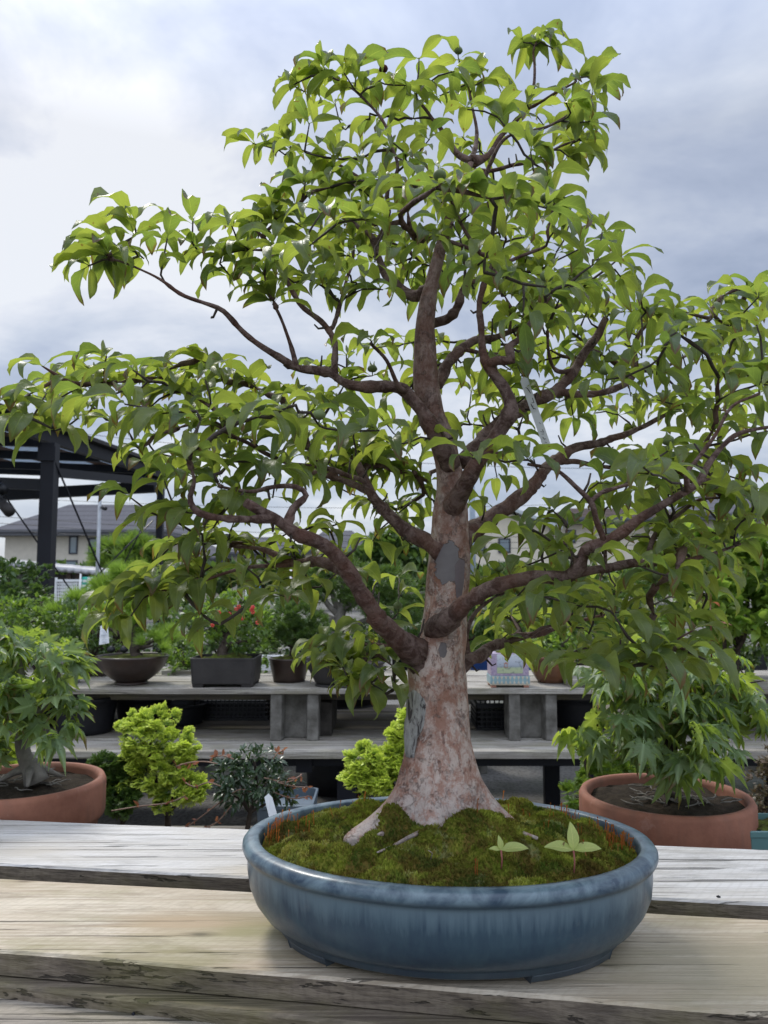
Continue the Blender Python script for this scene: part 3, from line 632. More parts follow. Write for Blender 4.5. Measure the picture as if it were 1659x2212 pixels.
# ------------------------------------------------------------------ branches (pixel track, depth behind the trunk axis, radius in px)
LIMBS = [
 # name, [ polylines ]; each polyline [(u, v, dY, r)...]; first is the main one
 [[(925,1462,.012,20),(897,1412,-.002,27),(850,1372,-.045,21),(800,1312,-.09,18),(760,1248,-.11,17.5),(725,1198,-.13,16),(690,1172,-.15,15),(640,1152,-.17,14),(590,1117,-.19,12),(560,1102,-.20,10.5),(530,1085,-.21,9)],
  [(590,1120,-.19,10),(520,1122,-.22,7.5),(450,1115,-.25,7.5),(418,1098,-.26,7),(410,1072,-.26,6),(420,1040,-.27,4),(410,1000,-.28,3)],
  [(618,1142,-.18,8),(632,1100,-.17,8),(662,1070,-.16,6.5),(640,1052,-.16,5.5),(590,1052,-.15,5),(540,1062,-.14,4),(470,1050,-.14,3)],
  [(762,1250,-.11,13),(730,1228,-.08,11),(690,1213,-.06,10.5),(640,1216,-.04,10),(600,1200,-.02,8),(560,1185,0,5),(500,1180,.02,3)],
  [(640,1216,-.04,6),(590,1222,-.03,5),(540,1225,-.03,4),(480,1240,-.04,3),(420,1262,-.05,2.5),(330,1280,-.06,2.2)]],
 [[(955,1195,0,17),(925,1172,.02,17),(890,1155,.03,15),(850,1122,.03,13),(812,1082,.03,11.5),(790,1040,.03,10),(772,1002,.03,9)],
  [(835,1105,.03,9),(800,1068,.06,8),(760,1045,.08,6.5),(700,1025,.10,6),(630,1015,.12,5),(560,1000,.13,4),(500,985,.14,3)],
  [(790,1040,.03,6),(760,1030,0,5),(700,1010,-.03,5),(620,1000,-.05,4.5),(540,960,-.08,4),(480,930,-.10,3)]],
 [[(975,1010,.0,17),(950,955,-.02,18),(918,898,-.03,15),(880,850,-.04,13.5),(850,836,-.05,12.5),(790,836,-.06,12),(740,824,-.06,10),(712,805,-.06,10),(680,800,-.06,9),(640,794,-.06,8),(600,770,-.07,7.5),(540,730,-.08,6),(500,690,-.09,5.5),(470,665,-.10,5),(400,640,-.11,4),(345,603,-.12,3.2),(280,572,-.13,2.6),(232,556,-.14,2)],
  [(722,815,-.06,8),(722,740,-.05,6.5),(700,700,-.04,6),(650,660,-.04,5.5),(620,605,-.03,5),(590,545,-.03,4),(548,490,-.03,3)],
  [(640,794,-.06,5),(628,745,-.06,4.5),(612,700,-.07,3.5),(590,655,-.08,3)],
  [(714,710,-.04,5),(722,700,-.02,4.5),(745,620,0,4),(762,560,.02,3.5),(764,520,.03,3)],
  [(880,850,-.04,6),(862,835,-.07,5),(835,780,-.09,4),(800,740,-.11,3)]],
 [[(940,1362,.005,22),(972,1336,-.045,22),(1012,1297,-.07,17),(1060,1272,-.09,15),(1120,1252,-.11,14.5),(1180,1248,-.13,14),(1228,1243,-.14,13),(1252,1222,-.15,12.5),(1264,1190,-.155,12.5),(1310,1168,-.16,11.5),(1345,1150,-.17,11),(1390,1115,-.18,9.5),(1440,1085,-.19,9),(1500,1050,-.20,8),(1530,1003,-.20,6.5),(1560,965,-.20,5.5),(1600,935,-.20,5),(1680,920,-.20,3)],
  [(1232,1243,-.14,10),(1300,1228,-.13,9),(1380,1216,-.12,9),(1400,1218,-.12,8),(1480,1210,-.12,4.5),(1540,1196,-.12,3.5),(1600,1175,-.12,2.5)],
  [(1400,1216,-.12,6),(1406,1180,-.11,5.5),(1420,1145,-.10,5),(1460,1115,-.10,4.5),(1510,1080,-.10,3.5),(1560,1075,-.10,2.5)],
  [(1306,1170,-.16,7),(1290,1130,-.17,6),(1276,1085,-.18,6),(1240,1048,-.19,5),(1200,1015,-.20,4),(1140,1002,-.21,3)],
  [(1276,1085,-.18,5),(1300,1065,-.18,4.5),(1360,1045,-.18,3.5)],
  [(1485,1060,-.20,6),(1484,1020,-.21,5),(1500,1000,-.21,4.5),(1545,940,-.22,4),(1580,880,-.23,3.5),(1640,850,-.23,3)]],
 [[(985,1185,.01,18),(1018,1150,.04,19),(1050,1128,.06,17),(1100,1092,.08,16),(1150,1050,.10,14),(1180,1010,.12,12),(1215,985,.14,11),(1240,968,.15,10),(1300,955,.17,8.5),(1370,930,.19,6),(1450,890,.2,4)],
  [(1200,995,.13,7),(1260,1000,.16,5),(1330,1010,.18,3.5),(1400,990,.19,2.5)]],
 [[(975,1100,.005,18),(1008,1040,-.035,17),(1045,980,-.06,15),(1080,930,-.07,14.5),(1104,885,-.08,15),(1090,840,-.08,11.5),(1062,800,-.08,10.5),(1045,775,-.08,9),(1040,711,-.08,7),(1036,650,-.08,6.5),(1050,600,-.08,5.5),(1065,562,-.08,5),(1030,545,-.09,4.5),(997,530,-.10,4),(944,513,-.11,3)],
  [(1055,790,-.08,10),(1075,778,-.09,9.5),(1104,778,-.10,9),(1100,750,-.10,8),(1120,735,-.10,7),(1145,697,-.10,5.5),(1170,665,-.11,4),(1190,640,-.12,3)],
  [(1065,562,-.08,4),(1075,600,-.09,3.5),(1085,640,-.10,2.5)],
  [(1036,545,-.09,4.5),(1005,500,-.10,4),(986,462,-.11,3.5),(970,420,-.12,2.5)]],
 [[(995,1000,.02,14),(1060,930,.05,14),(1125,882,.07,13),(1178,854,.08,12),(1210,838,.09,11.5),(1241,798,.10,10),(1271,752,.10,9),(1297,712,.10,8.5),(1309,688,.10,8)],
  [(1206,846,.09,8),(1276,852,.10,7),(1347,832,.11,7),(1372,800,.12,6),(1372,740,.13,5),(1400,700,.13,4),(1450,680,.14,3)],
  [(1370,800,.12,4),(1420,800,.13,3.5),(1480,770,.14,3),(1540,740,.15,2.5)],
  [(1240,800,.10,5),(1200,800,.08,4.5),(1185,760,.06,3.5),(1183,715,.05,3)]],
 [[(945,832,.02,11),(965,790,.04,11),(990,760,.06,10),(1020,738,.08,9),(1070,728,.10,7),(1140,700,.11,5),(1210,660,.12,3.5),(1300,620,.12,2.5)],
  [(1000,755,.06,5),(1060,765,.10,4),(1130,765,.13,3)]],
 [[(930,700,.02,9),(965,690,.0,9),(990,660,-.02,8),(1003,620,-.03,6),(1040,600,-.04,4.5),(1110,560,-.05,4),(1180,530,-.06,3.5),(1182,500,-.07,3),(1198,450,-.07,2.5)]],
 [[(940,610,.03,13),(900,640,.05,11),(860,620,.06,10),(830,590,.07,8),(811,530,.08,7),(790,500,.08,6),(740,470,.09,5),(690,450,.09,4),(620,440,.1,3)],
  [(811,530,.08,6),(838,470,.05,5),(838,413,.03,4.5),(859,362,.02,4),(848,320,.02,3.5),(842,290,.02,3.5),(815,245,.02,3),(760,190,.02,2.5),(712,165,.02,2)],
  [(790,500,.08,5),(800,440,.09,4),(811,413,.1,3.5),(759,372,.1,3.2),(695,339,.1,2.8),(626,318,.1,2)]],
 [[(1020,350,.08,12),(1052,338,.09,6),(1082,296,.10,5),(1134,238,.11,4),(1150,205,.11,3.5),(1155,150,.11,3),(1152,111,.11,2.5),(1163,82,.11,2)],
  [(1134,238,.11,3.5),(1165,222,.10,3),(1192,206,.10,3),(1245,176,.09,2)],
  [(1010,370,.08,6),(1065,368,.07,4.5),(1110,356,.06,4),(1150,349,.06,3.5),(1203,320,.05,2.5),(1250,300,.05,2)],
  [(1020,350,.08,8),(985,330,.09,7),(960,290,.09,5),(930,250,.10,4),(900,215,.10,3)],
  [(990,400,.08,6),(930,386,.06,4),(880,355,.05,3),(848,330,.04,2.5)],
  [(1020,348,.08,6),(1030,290,.12,4),(1020,230,.13,3),(1010,180,.13,2.5)],
  [(1040,400,.06,5),(1090,300,.03,3.5),(1180,275,.02,3),(1240,240,.02,2.2)]],
 [[(975,1465,.03,15),(1012,1430,.05,13),(1040,1412,.08,13),(1070,1395,.10,10),(1110,1378,.12,9),(1160,1370,.14,7),(1220,1350,.16,5),(1300,1330,.17,3)],
  [(1015,1432,.05,8),(1008,1400,.07,7),(1012,1350,.09,5),(1040,1310,.11,4),(1090,1280,.13,3)]],
 [[(900,1420,.03,6),(850,1400,.06,5),(800,1395,.07,4),(790,1420,.06,3),(770,1440,.05,2.5)],
  [(800,1395,.07,3),(760,1385,.08,2.5),(720,1395,.08,2)]],
]
LN = ['lowest left', 'left', 'upper left', 'lowest right', 'right', 'upper right']
def crom(pts, step):
    pts = np.array(pts, float); out = []
    P_ = np.vstack([2*pts[0]-pts[1], pts, 2*pts[-1]-pts[-2]])
    for i in range(1, len(P_)-2):
        n = max(1, int(np.linalg.norm(P_[i+1][:3]-P_[i][:3])/step))
        for k in range(n):
            t = k/n; a, b, c, d_ = P_[i-1], P_[i], P_[i+1], P_[i+2]
            out.append(0.5*((2*b)+(-a+c)*t+(2*a-5*b+4*c-d_)*t*t+(-a+3*b-3*c+d_)*t**3))
    out.append(P_[-2]); return np.array(out)
nodes, nlimb, nrad, ntan, nok, nuse, npar = [], [], [], [], [], [], []
limb_mesh = [MB() for _ in LIMBS]; limb_root = []
rb = random.Random(5)
for li, polys in enumerate(LIMBS):
    for pi, pl_ in enumerate(polys):
        w3 = []
        for (u, v, dY, r) in pl_:
            Y = TRY+dY+0.0; w3.append([*P(u, v, Y), r*ppm(Y)*1.02])
        pp = crom(w3, 0.006)
        if pi == 0: limb_root.append(pp[0][:3])
        jit = np.array([[mnoise.noise(Vector((li*9+pi, i*0.22, k*5))) for k in range(3)] for i in range(len(pp))])*np.minimum(0.0022, pp[:, 3:4]*0.4)
        pp[1:, :3] += jit[1:]
        kn_ = np.array([1+0.22*mnoise.noise(Vector((li*3.3+pi, i*0.35, 2.2))) + 0.28*max(0, mnoise.noise(Vector((li*7.3, i*0.8, pi)))-.1)*2 for i in range(len(pp))])
        thick = pp[0][3] > 0.0035
        kn_ = kn_*(1+(0.20 if pi == 0 else 0.18)*np.exp(-np.arange(len(pp))/(7.0 if pi == 0 else 3.0)))
        limb_mesh[li].cur = 0
        limb_mesh[li].tube(pp[:, :3], pp[:, 3]*kn_, 12 if thick else 8, (lambda i, a, s=li: 1+0.13*mnoise.noise(Vector((math.cos(a)*1.5+s, math.sin(a)*1.5, i*0.2)))))
        tg = np.gradient(pp[:, :3], axis=0)
        for i in range(0, len(pp), 2):
            if pi == 0 and i < 6: continue
            nodes.append(pp[i][:3]); nlimb.append(li); nrad.append(pp[i][3]); ntan.append(nrm(tg[i])); npar.append(-1)
        # the end of each traced line carries a tip
LAY = [  # polygon, min distance between tips (px), depth range about the trunk, skip radius
 ([(655,185),(760,150),(870,165),(960,140),(1070,175),(1110,215),(1280,190),(1290,300),(1230,380),(1100,400),(900,410),(700,390),(650,320)], 56, (-.10,.20)),
 ([(560,470),(640,400),(760,400),(1000,390),(1200,440),(1330,510),(1340,560),(1290,620),(1200,640),(1000,640),(880,620),(760,650),(680,620),(600,600),(545,540)], 42, (-.24,.22)),
 ([(190,565),(255,500),(300,485),(400,475),(520,450),(590,470),(620,600),(560,640),(500,600),(430,560),(330,560),(250,580)], 50, (-.18,.05)),
 ([(1130,640),(1330,570),(1420,650),(1540,640),(1640,660),(1640,760),(1690,820),(1690,930),(1560,940),(1450,880),(1300,910),(1180,900),(1090,850),(1060,700)], 43, (-.20,.24)),
 ([(60,850),(150,800),(220,775),(420,800),(540,810),(640,850),(760,890),(860,930),(860,1010),(760,1060),(640,1040),(560,1020),(470,1000),(350,990),(270,960),(140,910)], 43, (-.26,.16)),
 ([(260,1290),(330,1220),(400,1150),(520,1120),(680,1160),(760,1240),(690,1260),(600,1250),(480,1260),(350,1290)], 50, (-.20,.16)),
 ([(270,1060),(400,1020),(600,1060),(560,1120),(430,1150),(300,1120)], 58, (-.26,.05)),
 ([(700,760),(900,740),(1000,700),(1180,880),(1100,1000),(1000,1130),(850,1120),(760,1000),(680,900)], 60, (.05,.30)),
 ([(1030,1180),(1200,1100),(1330,1000),(1500,960),(1610,1000),(1640,1150),(1540,1240),(1520,1330),(1400,1370),(1250,1370),(1100,1340),(1030,1300)], 46, (-.24,.22)),
 ([(640,950),(900,950),(900,1300),(820,1350),(700,1180)], 68, (.05,.28)),
 ([(1030,1250),(1140,1220),(1180,1400),(1050,1410)], 55, (.02,.2)),
]
def inpoly(x, y, poly):
    c = False; n = len(poly); j = n-1
    for i in range(n):
        xi, yi = poly[i]; xj, yj = poly[j]
        if (yi > y) != (yj > y) and x < (xj-xi)*(y-yi)/(yj-yi)+xi: c = not c
        j = i
    return c
THK = [tuple(q) for polys in LIMBS for pl_ in polys for q in crom(pl_, 18) if q[3] > 7.5]
tips = []
for poly, dm, (d0, d1) in LAY:
    xs_, ys_ = [p[0] for p in poly], [p[1] for p in poly]; got = []; tries = 0
    while tries < 4000:
        tries += 1; x, y = rb.uniform(min(xs_), max(xs_)), rb.uniform(min(ys_), max(ys_))
        if not inpoly(x, y, poly): continue
        if any((x-a)**2+(y-b)**2 < dm*dm for a, b in got): continue
        got.append((x, y))
    for x, y in got:
        edge_d = min(math.hypot(x-p[0], y-p[1]) for p in poly)
        k = min(1, edge_d/120+0.25)
        mid_ = (d0+d1)/2; hw = (d1-d0)/2*k
        # keep the main stem in view
        dY = mid_+rb.uniform(-hw, hw)
        if 860 < x < 1050 and y > 600 and dY < 0.03: dY = rb.uniform(.05, .2)
        if rb.random() < 0.88:
            for (lu, lv, ld, lr) in THK:
                if abs(lu-x) < 48 and -25 < lv-y < 85 and dY < ld+0.03: dY = ld+rb.uniform(.05, .15); break
        tips.append(P(x, y, TRY+dY))
HAND = [(740,1440,-.02),(800,1475,-.02),(850,1490,.0),(705,1430,.02),(830,1450,-.03),(765,1475,-.02),(1245,1435,-.2),(1300,1440,-.2),(1400,1412,-.2),(1450,1442,-.2),(1525,1425,-.2),(1360,1440,-.18),(1480,1400,-.2),(280,1335,-.1),(440,1330,-.08),(620,1290,-.12),(560,1280,-.1),(1185,72,.11),(1130,92,.11),(1195,105,.11),(1290,165,.09),(700,150,.02),(640,180,.03),(770,150,.02),(830,165,.05),(905,125,.10),(990,125,.12),(620,300,.1),(545,310,.1),(240,550,-.14),(190,575,-.14),(290,480,-.1),(1560,640,.05),(1620,620,.05),(1650,760,.1),(1640,830,-.1),
        (90,790,-.1),(30,880,-.12),(60,900,-.14),(120,930,-.14),(100,850,-.12),(230,770,-.1),(430,775,-.05),(470,800,-.05),(690,1390,.08),(730,1400,.07),(770,1440,.05),(800,1420,.05),(850,1440,.03),(760,1390,.08),(820,1380,.08),
        (1250,300,.05),(1230,340,.05),(250,1330,-.06),(300,1290,-.06),(420,1250,-.05),(1270,1400,-.1),(1340,1380,-.15),(1430,1390,-.12),(1500,1360,-.15),(1100,1400,.1),(1210,1420,-.05),
        (950,400,-.26),(1060,430,-.26),(1180,450,-.25),(1180,620,-.28),(1130,690,-.27),(620,880,-.28),(560,900,-.28),(820,930,-.2),(1020,990,-.24),(1390,1010,-.3),(1640,640,-.05)]
tips += [P(u, v, TRY+d_) for u, v, d_ in HAND]
for li, polys in enumerate(LIMBS):
    for pl_ in polys:
        u, v, dY, r = pl_[-1]
        if r < 5: tips.append(P(u, v, TRY+dY) + np.array([0.0, 0, 0.004]))
tips = np.array(tips); NTIP = len(tips)
axis = lambda z: np.array([0.08, TRY, z])
nodes = [np.array(a) for a in nodes]
ND = np.array(nodes); NR_ = np.array(nrad); NTA = np.array(ntan)
def cost(t, nd, rad, tan):
    dv = t-nd; dist = np.linalg.norm(dv, axis=-1)+1e-6
    al = (dv*tan).sum(-1)/dist
    down = np.maximum(0, -dv[..., 2]/dist)
    return dist*(1+0.45*(1-al)) * (1+0.35*down) + np.minimum(rad, 0.012)*1.2
best = np.full(NTIP, 1e9); bi = np.zeros(NTIP, int)
for k in range(NTIP):
    c = cost(tips[k], ND, NR_, NTA); bi[k] = int(c.argmin()); best[k] = c.min()
paths = []      # (limb, node indices)
NL = list(nlimb); NPt = [a for a in ND]; NRd = list(NR_); NTt = [a for a in NTA]; NPar = [-1]*len(NPt); isTw = [False]*len(NPt)
left = set(range(NTIP)); tipnode = {}
while left:
    k = min(left, key=lambda i: best[i]); left.discard(k)
    s0 = bi[k]; a, t = NPt[s0], tips[k]; Ld = np.linalg.norm(t-a); ta = NTt[s0]
    n = max(2, int(Ld/0.014)); per = nrm(np.cross(t-a, [rb.uniform(-1, 1) for _ in range(3)]))
    idx = [s0]; bow = rb.uniform(-.10, .10)*Ld; new = []
    c1 = a+ta*Ld*0.28+np.array([0, 0, -0.04*Ld]); 
    for i in range(1, n+1):
        s_ = i/n; pnt = (1-s_)**2*a+2*s_*(1-s_)*c1+s_*s_*t
        pnt = pnt+per*bow*math.sin(math.pi*s_)
        if i < n: pnt = pnt+np.array([rb.gauss(0, 1) for _ in range(3)])*0.0021
        NPt.append(pnt); NL.append(NL[s0]); NRd.append(0.0012); NPar.append(idx[-1]); isTw.append(True)
        NTt.append(nrm(pnt-NPt[idx[-1]])); idx.append(len(NPt)-1); new.append(len(NPt)-1)
    tipnode[k] = idx[-1]; paths.append((NL[s0], idx))
    nn = np.array([NPt[i] for i in new]); nt_ = np.array([NTt[i] for i in new]); nr_ = np.full(len(new), 0.0)
    for j in left:
        c = cost(tips[j], nn, nr_, nt_); q_ = int(c.argmin())
        if c[q_] < best[j]: best[j] = c[q_]; bi[j] = new[q_]
flow = np.zeros(len(NPt))
for k, nd in tipnode.items():
    while nd != -1 and isTw[nd]: flow[nd] += 1; nd = NPar[nd]
for li, idx in paths:
    pp = np.array([NPt[i] for i in idx]); fl = np.array([max(flow[i], 1) for i in idx]); fl[0] = fl[1]
    r = 0.00125*fl**0.45; r[-1] = 0.0009
    r = r*np.array([1+0.18*mnoise.noise(Vector((i*0.7, li, 3))) for i in idx])
    limb_mesh[li].cur = 0 if r[0] > 0.0026 else 1
    limb_mesh[li].tube(pp, r, 6)
# little dead stubs on the older wood
for _ in range(120):
    i = rb.randrange(len(nlimb)); 
    if nrad[i] < 0.0025: continue
    dd = nrm(np.cross(ntan[i], [rb.uniform(-1, 1) for _ in range(3)])); l = rb.uniform(.008, .02)
    limb_mesh[nlimb[i]].cur = 1; limb_mesh[nlimb[i]].tube([nodes[i], nodes[i]+dd*(nrad[i]+l*.6), nodes[i]+(dd+np.array([0, 0, .3]))*(nrad[i]+l)], [.0018, .0014, .001], 5)
M_LEAF = mat_leaf('stewartia_leaf', ((0.095, 0.130, 0.045), (0.060, 0.095, 0.042)), ((0.50, 0.58, 0.070), (0.28, 0.40, 0.058)), rough=0.38, tf=0.50, spec=0.5)
M_BUD = mat_plain('bud_green', (0.16, 0.21, 0.08), 0.6, 0.3, 0.2, 80, 0.1)
M_DEAD = mat_plain('dead_flower', (0.10, 0.02, 0.02), 0.8, 0.2, 0.3, 200, 0.5)
rng = np.random.default_rng(11)
limb_obj = []; leaf_lists = [[] for _ in LIMBS]; whorl = []
for k, nd in tipnode.items():
    li = NL[nd]; p = NPt[nd]; t = NTt[nd]; n = rb.choice((3, 4, 4, 5)); a0 = rb.uniform(0, 6.28)
    outv = p-axis(p[2]); outv[2] = 0; outv = outv/(np.linalg.norm(outv)+1e-6)
    if 0.02 < np.linalg.norm(p-np.array([0.08, TRY, p[2]])) : pass
    for j in range(n):
        a = a0+6.283*j/n+rb.uniform(-.4, .4)
        dv = np.array([math.cos(a), math.sin(a), rb.uniform(-.15, .35)])+outv*0.55+t*0.35
        leaf_lists[li].append((p+rb.uniform(-.004, .0)*t, dv, rb.uniform(.043, .071)*(1.12 if rb.random() < .15 else 1), rb.random()))
    for j in range(1, 5):
        q_ = nd
        for _ in range(j): 
            if NPar[q_] != -1 and isTw[NPar[q_]]: q_ = NPar[q_]
        if q_ == nd or rb.random() < 0.52: continue
        a = rb.uniform(0, 6.28); leaf_lists[li].append((NPt[q_], np.array([math.cos(a), math.sin(a), rb.uniform(-.2, .3)])+NTt[q_]*0.5, rb.uniform(.038, .062), rb.random()))
def pod(mb, p, d, l, r):
    d = nrm(np.array(d, float)); pts_ = [p+d*l*s for s in (0, .12, .3, .5, .68, .8, 1.0, 1.25)]
    mb.tube(pts_, [r*k for k in (.25, .75, 1, .95, .62, .3, .12, .05)], 10)
PODS = {}
for (u, v, dY) in ((600,290,.09),(655,400,-.1),(1010,400,-.24),(1195,430,-.25),(1148,590,-.27),(925,595,-.2),(540,850,-.26),(1315,875,-.15),(1160,850,.1),(870,1300,.1),(1360,1240,-.15),(1465,1150,-.15),(1630,815,-.1),(1108,1190,.08),(1310,1300,-.1),(1480,1060,-.2),(760,760,.1),(850,735,.12),(975,150,.1),(1640,1110,-.15),(815,1410,.06),(1630,900,-.2),(640,1010,-.2),(1600,1010,-.25)):
    c = P(u, v, TRY+dY); li_ = NL[int(np.argmin(np.linalg.norm(np.array(NPt)-c, axis=1)))]; q_ = int(np.argmin([np.linalg.norm(NPt[tn]-c) for tn in tipnode.values()])); tn = list(tipnode.values())[q_]
    PODS.setdefault(NL[tn], []).append((NPt[tn], 'seed_capsule'))
for (u, v, dY) in ((768,135,.03),(830,168,.05)):
    c = P(u, v, TRY+dY); q_ = int(np.argmin([np.linalg.norm(NPt[tn]-c) for tn in tipnode.values()])); tn = list(tipnode.values())[q_]
    PODS.setdefault(NL[tn], []).append((NPt[tn], 'withered_flower'))
for li in range(len(LIMBS)):
    br = limb_mesh[li].build('branch', [M_BARKB, M_TWIG], tree, smooth=True); limb_obj.append(br)
    lst = leaf_lists[li]
    if not lst: continue
    B_, D_, S_, Q_ = (np.array([l[i] for l in lst]) for i in range(4))
    N = len(B_); D_[:, 2] *= 1.0
    scatter('foliage', STEW, B_, D_, np.stack([rng.normal(0, .28, N), rng.normal(0, .28, N), np.ones(N)], 1), S_, Q_, M_LEAF, br, rng, wid=rng.uniform(.85, 1.2, N))
    for (c, kind) in PODS.get(li, []):
        mb = MB(); d_ = [rb.uniform(-.25, .25), rb.uniform(-.25, .25), 1]; mb.tube([c, c+np.array([0, 0, .007])], [.0008, .001], 5); pod(mb, c+np.array([0, 0, .006]), d_, .0145, .0068)
        o = mb.build(kind, M_BUD if kind == 'seed_capsule' else M_DEAD, br, smooth=True)
        if kind != 'seed_capsule': o['label'] = 'dark red withered flower'
print('TIPS', NTIP, 'LEAVES', sum(len(l) for l in leaf_lists))
# ---- seedlings in the moss
M_SEED = mat_leaf('seedling_leaf', ((0.50, 0.58, 0.18), (0.55, 0.60, 0.22)), ((0.7, 0.8, 0.25), (0.7, 0.8, 0.3)), vein=True, tf=0.4)
for (u, v, hpx, lv, lab) in ((1083, 1885, 38, [(15, .031, 18), (150, .014, 15), (95, .016, 40)], 'tiny two-leaved seedling sprouting from moss nearer the pot middle'),
                        (1240, 1890, 46, [(5, .031, 18), (180, .033, 18), (95, .030, 62), (-60, .016, 10)], 'larger pale green seedling with three spread leaves near right front rim')):
    p = PZ(u, v, .11); p[2] = moss_h(p[0], p[1]); th_ = thing('seedling', lab, 'seedling', p)
    tpt = p+np.array([0, 0, hpx*ppm(.9)]); MB().tube([p, (p+tpt)/2+np.array([.001, 0, 0]), tpt], [.0009, .0009, .0012], 6).build('stem', mat_plain('seed_stem'+str(u), (0.35, 0.12, 0.10), 0.6), th_, True)
    for a, sz, el in lv:
        scatter('leaf', [tm_leaf(w=0.48, droop=35, fold=0.15, wave=0.01, pet=0.05, seed=3, e0=0)], [tpt], [(math.cos(R(a))*math.cos(R(el)), -0.25 if a < 90 else -.1, math.sin(R(el)))], [(0, -0.6, 1)], sz, 0.3, M_SEED, th_, rng)
# ---- long white name tag hanging in the crown
ya = TRY-.02; t0, t1 = P(1130, 815, ya), P(1183, 968, ya+.03); tg_ = thing('plant_tag', 'long white handwritten name tag hanging among the upper right branches', 'plant tag', t0)
d_ = nrm(t1-t0); sx = nrm(np.cross(d_, [0.25, 1, 0.1])); nn_ = np.cross(sx, d_); wv = []
for s_, k in ((0, .35), (.04, 1), (.5, 1), (.95, 1), (1, .6)):
    c = t0+(t1-t0)*s_+nn_*.006*math.sin(3*s_)
    for q_ in (-1, 1):
        for e in (0, .0006): wv.append(c+sx*q_*k*.0052+nn_*e)
mb = MB(); fs = []
for i in range(4):
    a = i*4; fs += [(a, a+2, a+6, a+4), (a+1, a+5, a+7, a+3), (a, a+4, a+5, a+1), (a+2, a+3, a+7, a+6)]
mb.add(wv, fs+[(0, 1, 3, 2), (16, 18, 19, 17)]); mb.build('strip', M_PAPER, tg_)
mb = MB()
def tagpt(s_, q_): return t0+(t1-t0)*s_+nn_*.006*math.sin(3*s_)+sx*q_*.0048
sgn = -1 if nn_[1] > 0 else 1
for (s0, q0, s1, q1) in ((.14,-.3,.155,.1),(.155,.1,.20,.3),(.19,.35,.235,.45),(.30,.5,.37,.5),(.36,-.1,.37,.5),(.37,-.4,.45,-.1),(.40,-.5,.41,.1),(.43,-.2,.46,.4),(.64,.1,.67,.3),(.74,.2,.79,.4),(.76,-.4,.78,.2),(.80,-.3,.81,.3),(.84,-.3,.88,0),(.87,.1,.88,.4),(.91,-.2,.93,.3)):
    mb.bar(tagpt(s0, q0)+nn_*sgn*.0009, tagpt(s1, q1)+nn_*sgn*.0009, .0010, .0004)
mb.build('handwriting', M_INK, tg_)
mb = MB().tube([P(1118, 790, ya), P(1122, 800, ya), t0], [.0006]*3, 5); mb.build('wire', M_STEEL, tg_, True)
# ------------------------------------------------------------------ ground and surroundings
rng = np.random.default_rng(3); rb = random.Random(9)
GZ = -0.76
m, T, b = newmat('gravel_ground'); co = T.pos()
c = T.mix(T.ramp(T.noise(co, 1.3, 6, 0.6), [(0.35, 0.0), (0.65, 1.0)]), (0.075, 0.070, 0.062), (0.17, 0.165, 0.155))
c = T.mix(T.ramp(T.vor(co, 40), [(0.1, 0.7), (0.5, 0.0)]), c, (0.045, 0.043, 0.04)); c = T.mix(T.ramp(T.noise(co, 0.7, 5), [(0.5, 0.0), (0.62, 0.7)]), c, (0.04, 0.05, 0.02))
setb(T, b, col=c, rough=0.95, nor=T.bump(T.vor(co, 40), 0.6, 0.02)); M_GROUND = m
o = MB().add([(-400, -30, GZ), (400, -30, GZ), (400, 600, GZ), (-400, 600, GZ)], [(0, 1, 2, 3)]).build('ground', M_GROUND); o['kind'] = 'structure'

# ---- foliage materials
ML = {}
ML['green'] = mat_leaf('leaf_green', ((0.10, 0.17, 0.035), (0.065, 0.12, 0.028)), ((0.36, 0.52, 0.05), (0.24, 0.42, 0.05)), vein=False, tf=0.35)
ML['dark'] = mat_leaf('leaf_dark', ((0.050, 0.095, 0.028), (0.075, 0.130, 0.035)), ((0.14, 0.25, 0.035), (0.2, 0.32, 0.05)), vein=False, tf=0.25)
ML['glossy'] = mat_leaf('leaf_glossy', ((0.028, 0.060, 0.026), (0.045, 0.085, 0.035)), ((0.08, 0.15, 0.03), (0.12, 0.2, 0.04)), vein=False, tf=0.18, rough=0.28, spec=0.6)
ML['bright'] = mat_leaf('leaf_bright', ((0.13, 0.21, 0.035), (0.09, 0.16, 0.03)), ((0.45, 0.60, 0.07), (0.3, 0.5, 0.06)), vein=False, tf=0.4)
ML['maple'] = mat_leaf('leaf_maple', ((0.125, 0.180, 0.095), (0.085, 0.145, 0.055)), ((0.58, 0.72, 0.08), (0.42, 0.60, 0.07)), vein=True, tf=0.42, rough=0.45, spec=0.4)
ML['cypress'] = mat_leaf('leaf_cypress', ((0.075, 0.16, 0.03), (0.15, 0.25, 0.04)), ((0.32, 0.52, 0.05), (0.45, 0.62, 0.06)), vein=False, tf=0.38, tip=((0.78, 0.88, 0.14), 0.35, 0.95))
ML['cypressd'] = mat_leaf('leaf_cypress_green', ((0.035, 0.085, 0.018), (0.055, 0.11, 0.022)), ((0.1, 0.22, 0.03), (0.15, 0.26, 0.03)), vein=False, tf=0.25, tip=((0.12, 0.20, 0.035), 0.5, 1.0))
ML['pine'] = mat_leaf('pine_needle', ((0.14, 0.24, 0.04), (0.21, 0.32, 0.05)), ((0.35, 0.55, 0.06), (0.45, 0.65, 0.08)), vein=False, tf=0.4)
ML['juniper'] = mat_leaf('juniper_scale', ((0.055, 0.105, 0.028), (0.095, 0.16, 0.036)), ((0.16, 0.28, 0.03), (0.24, 0.38, 0.04)), vein=False, tf=0.25)
ML['red'] = mat_leaf('leaf_red', ((0.22, 0.07, 0.05), (0.30, 0.12, 0.07)), ((0.4, 0.12, 0.06), (0.5, 0.2, 0.08)), vein=False, tf=0.35)
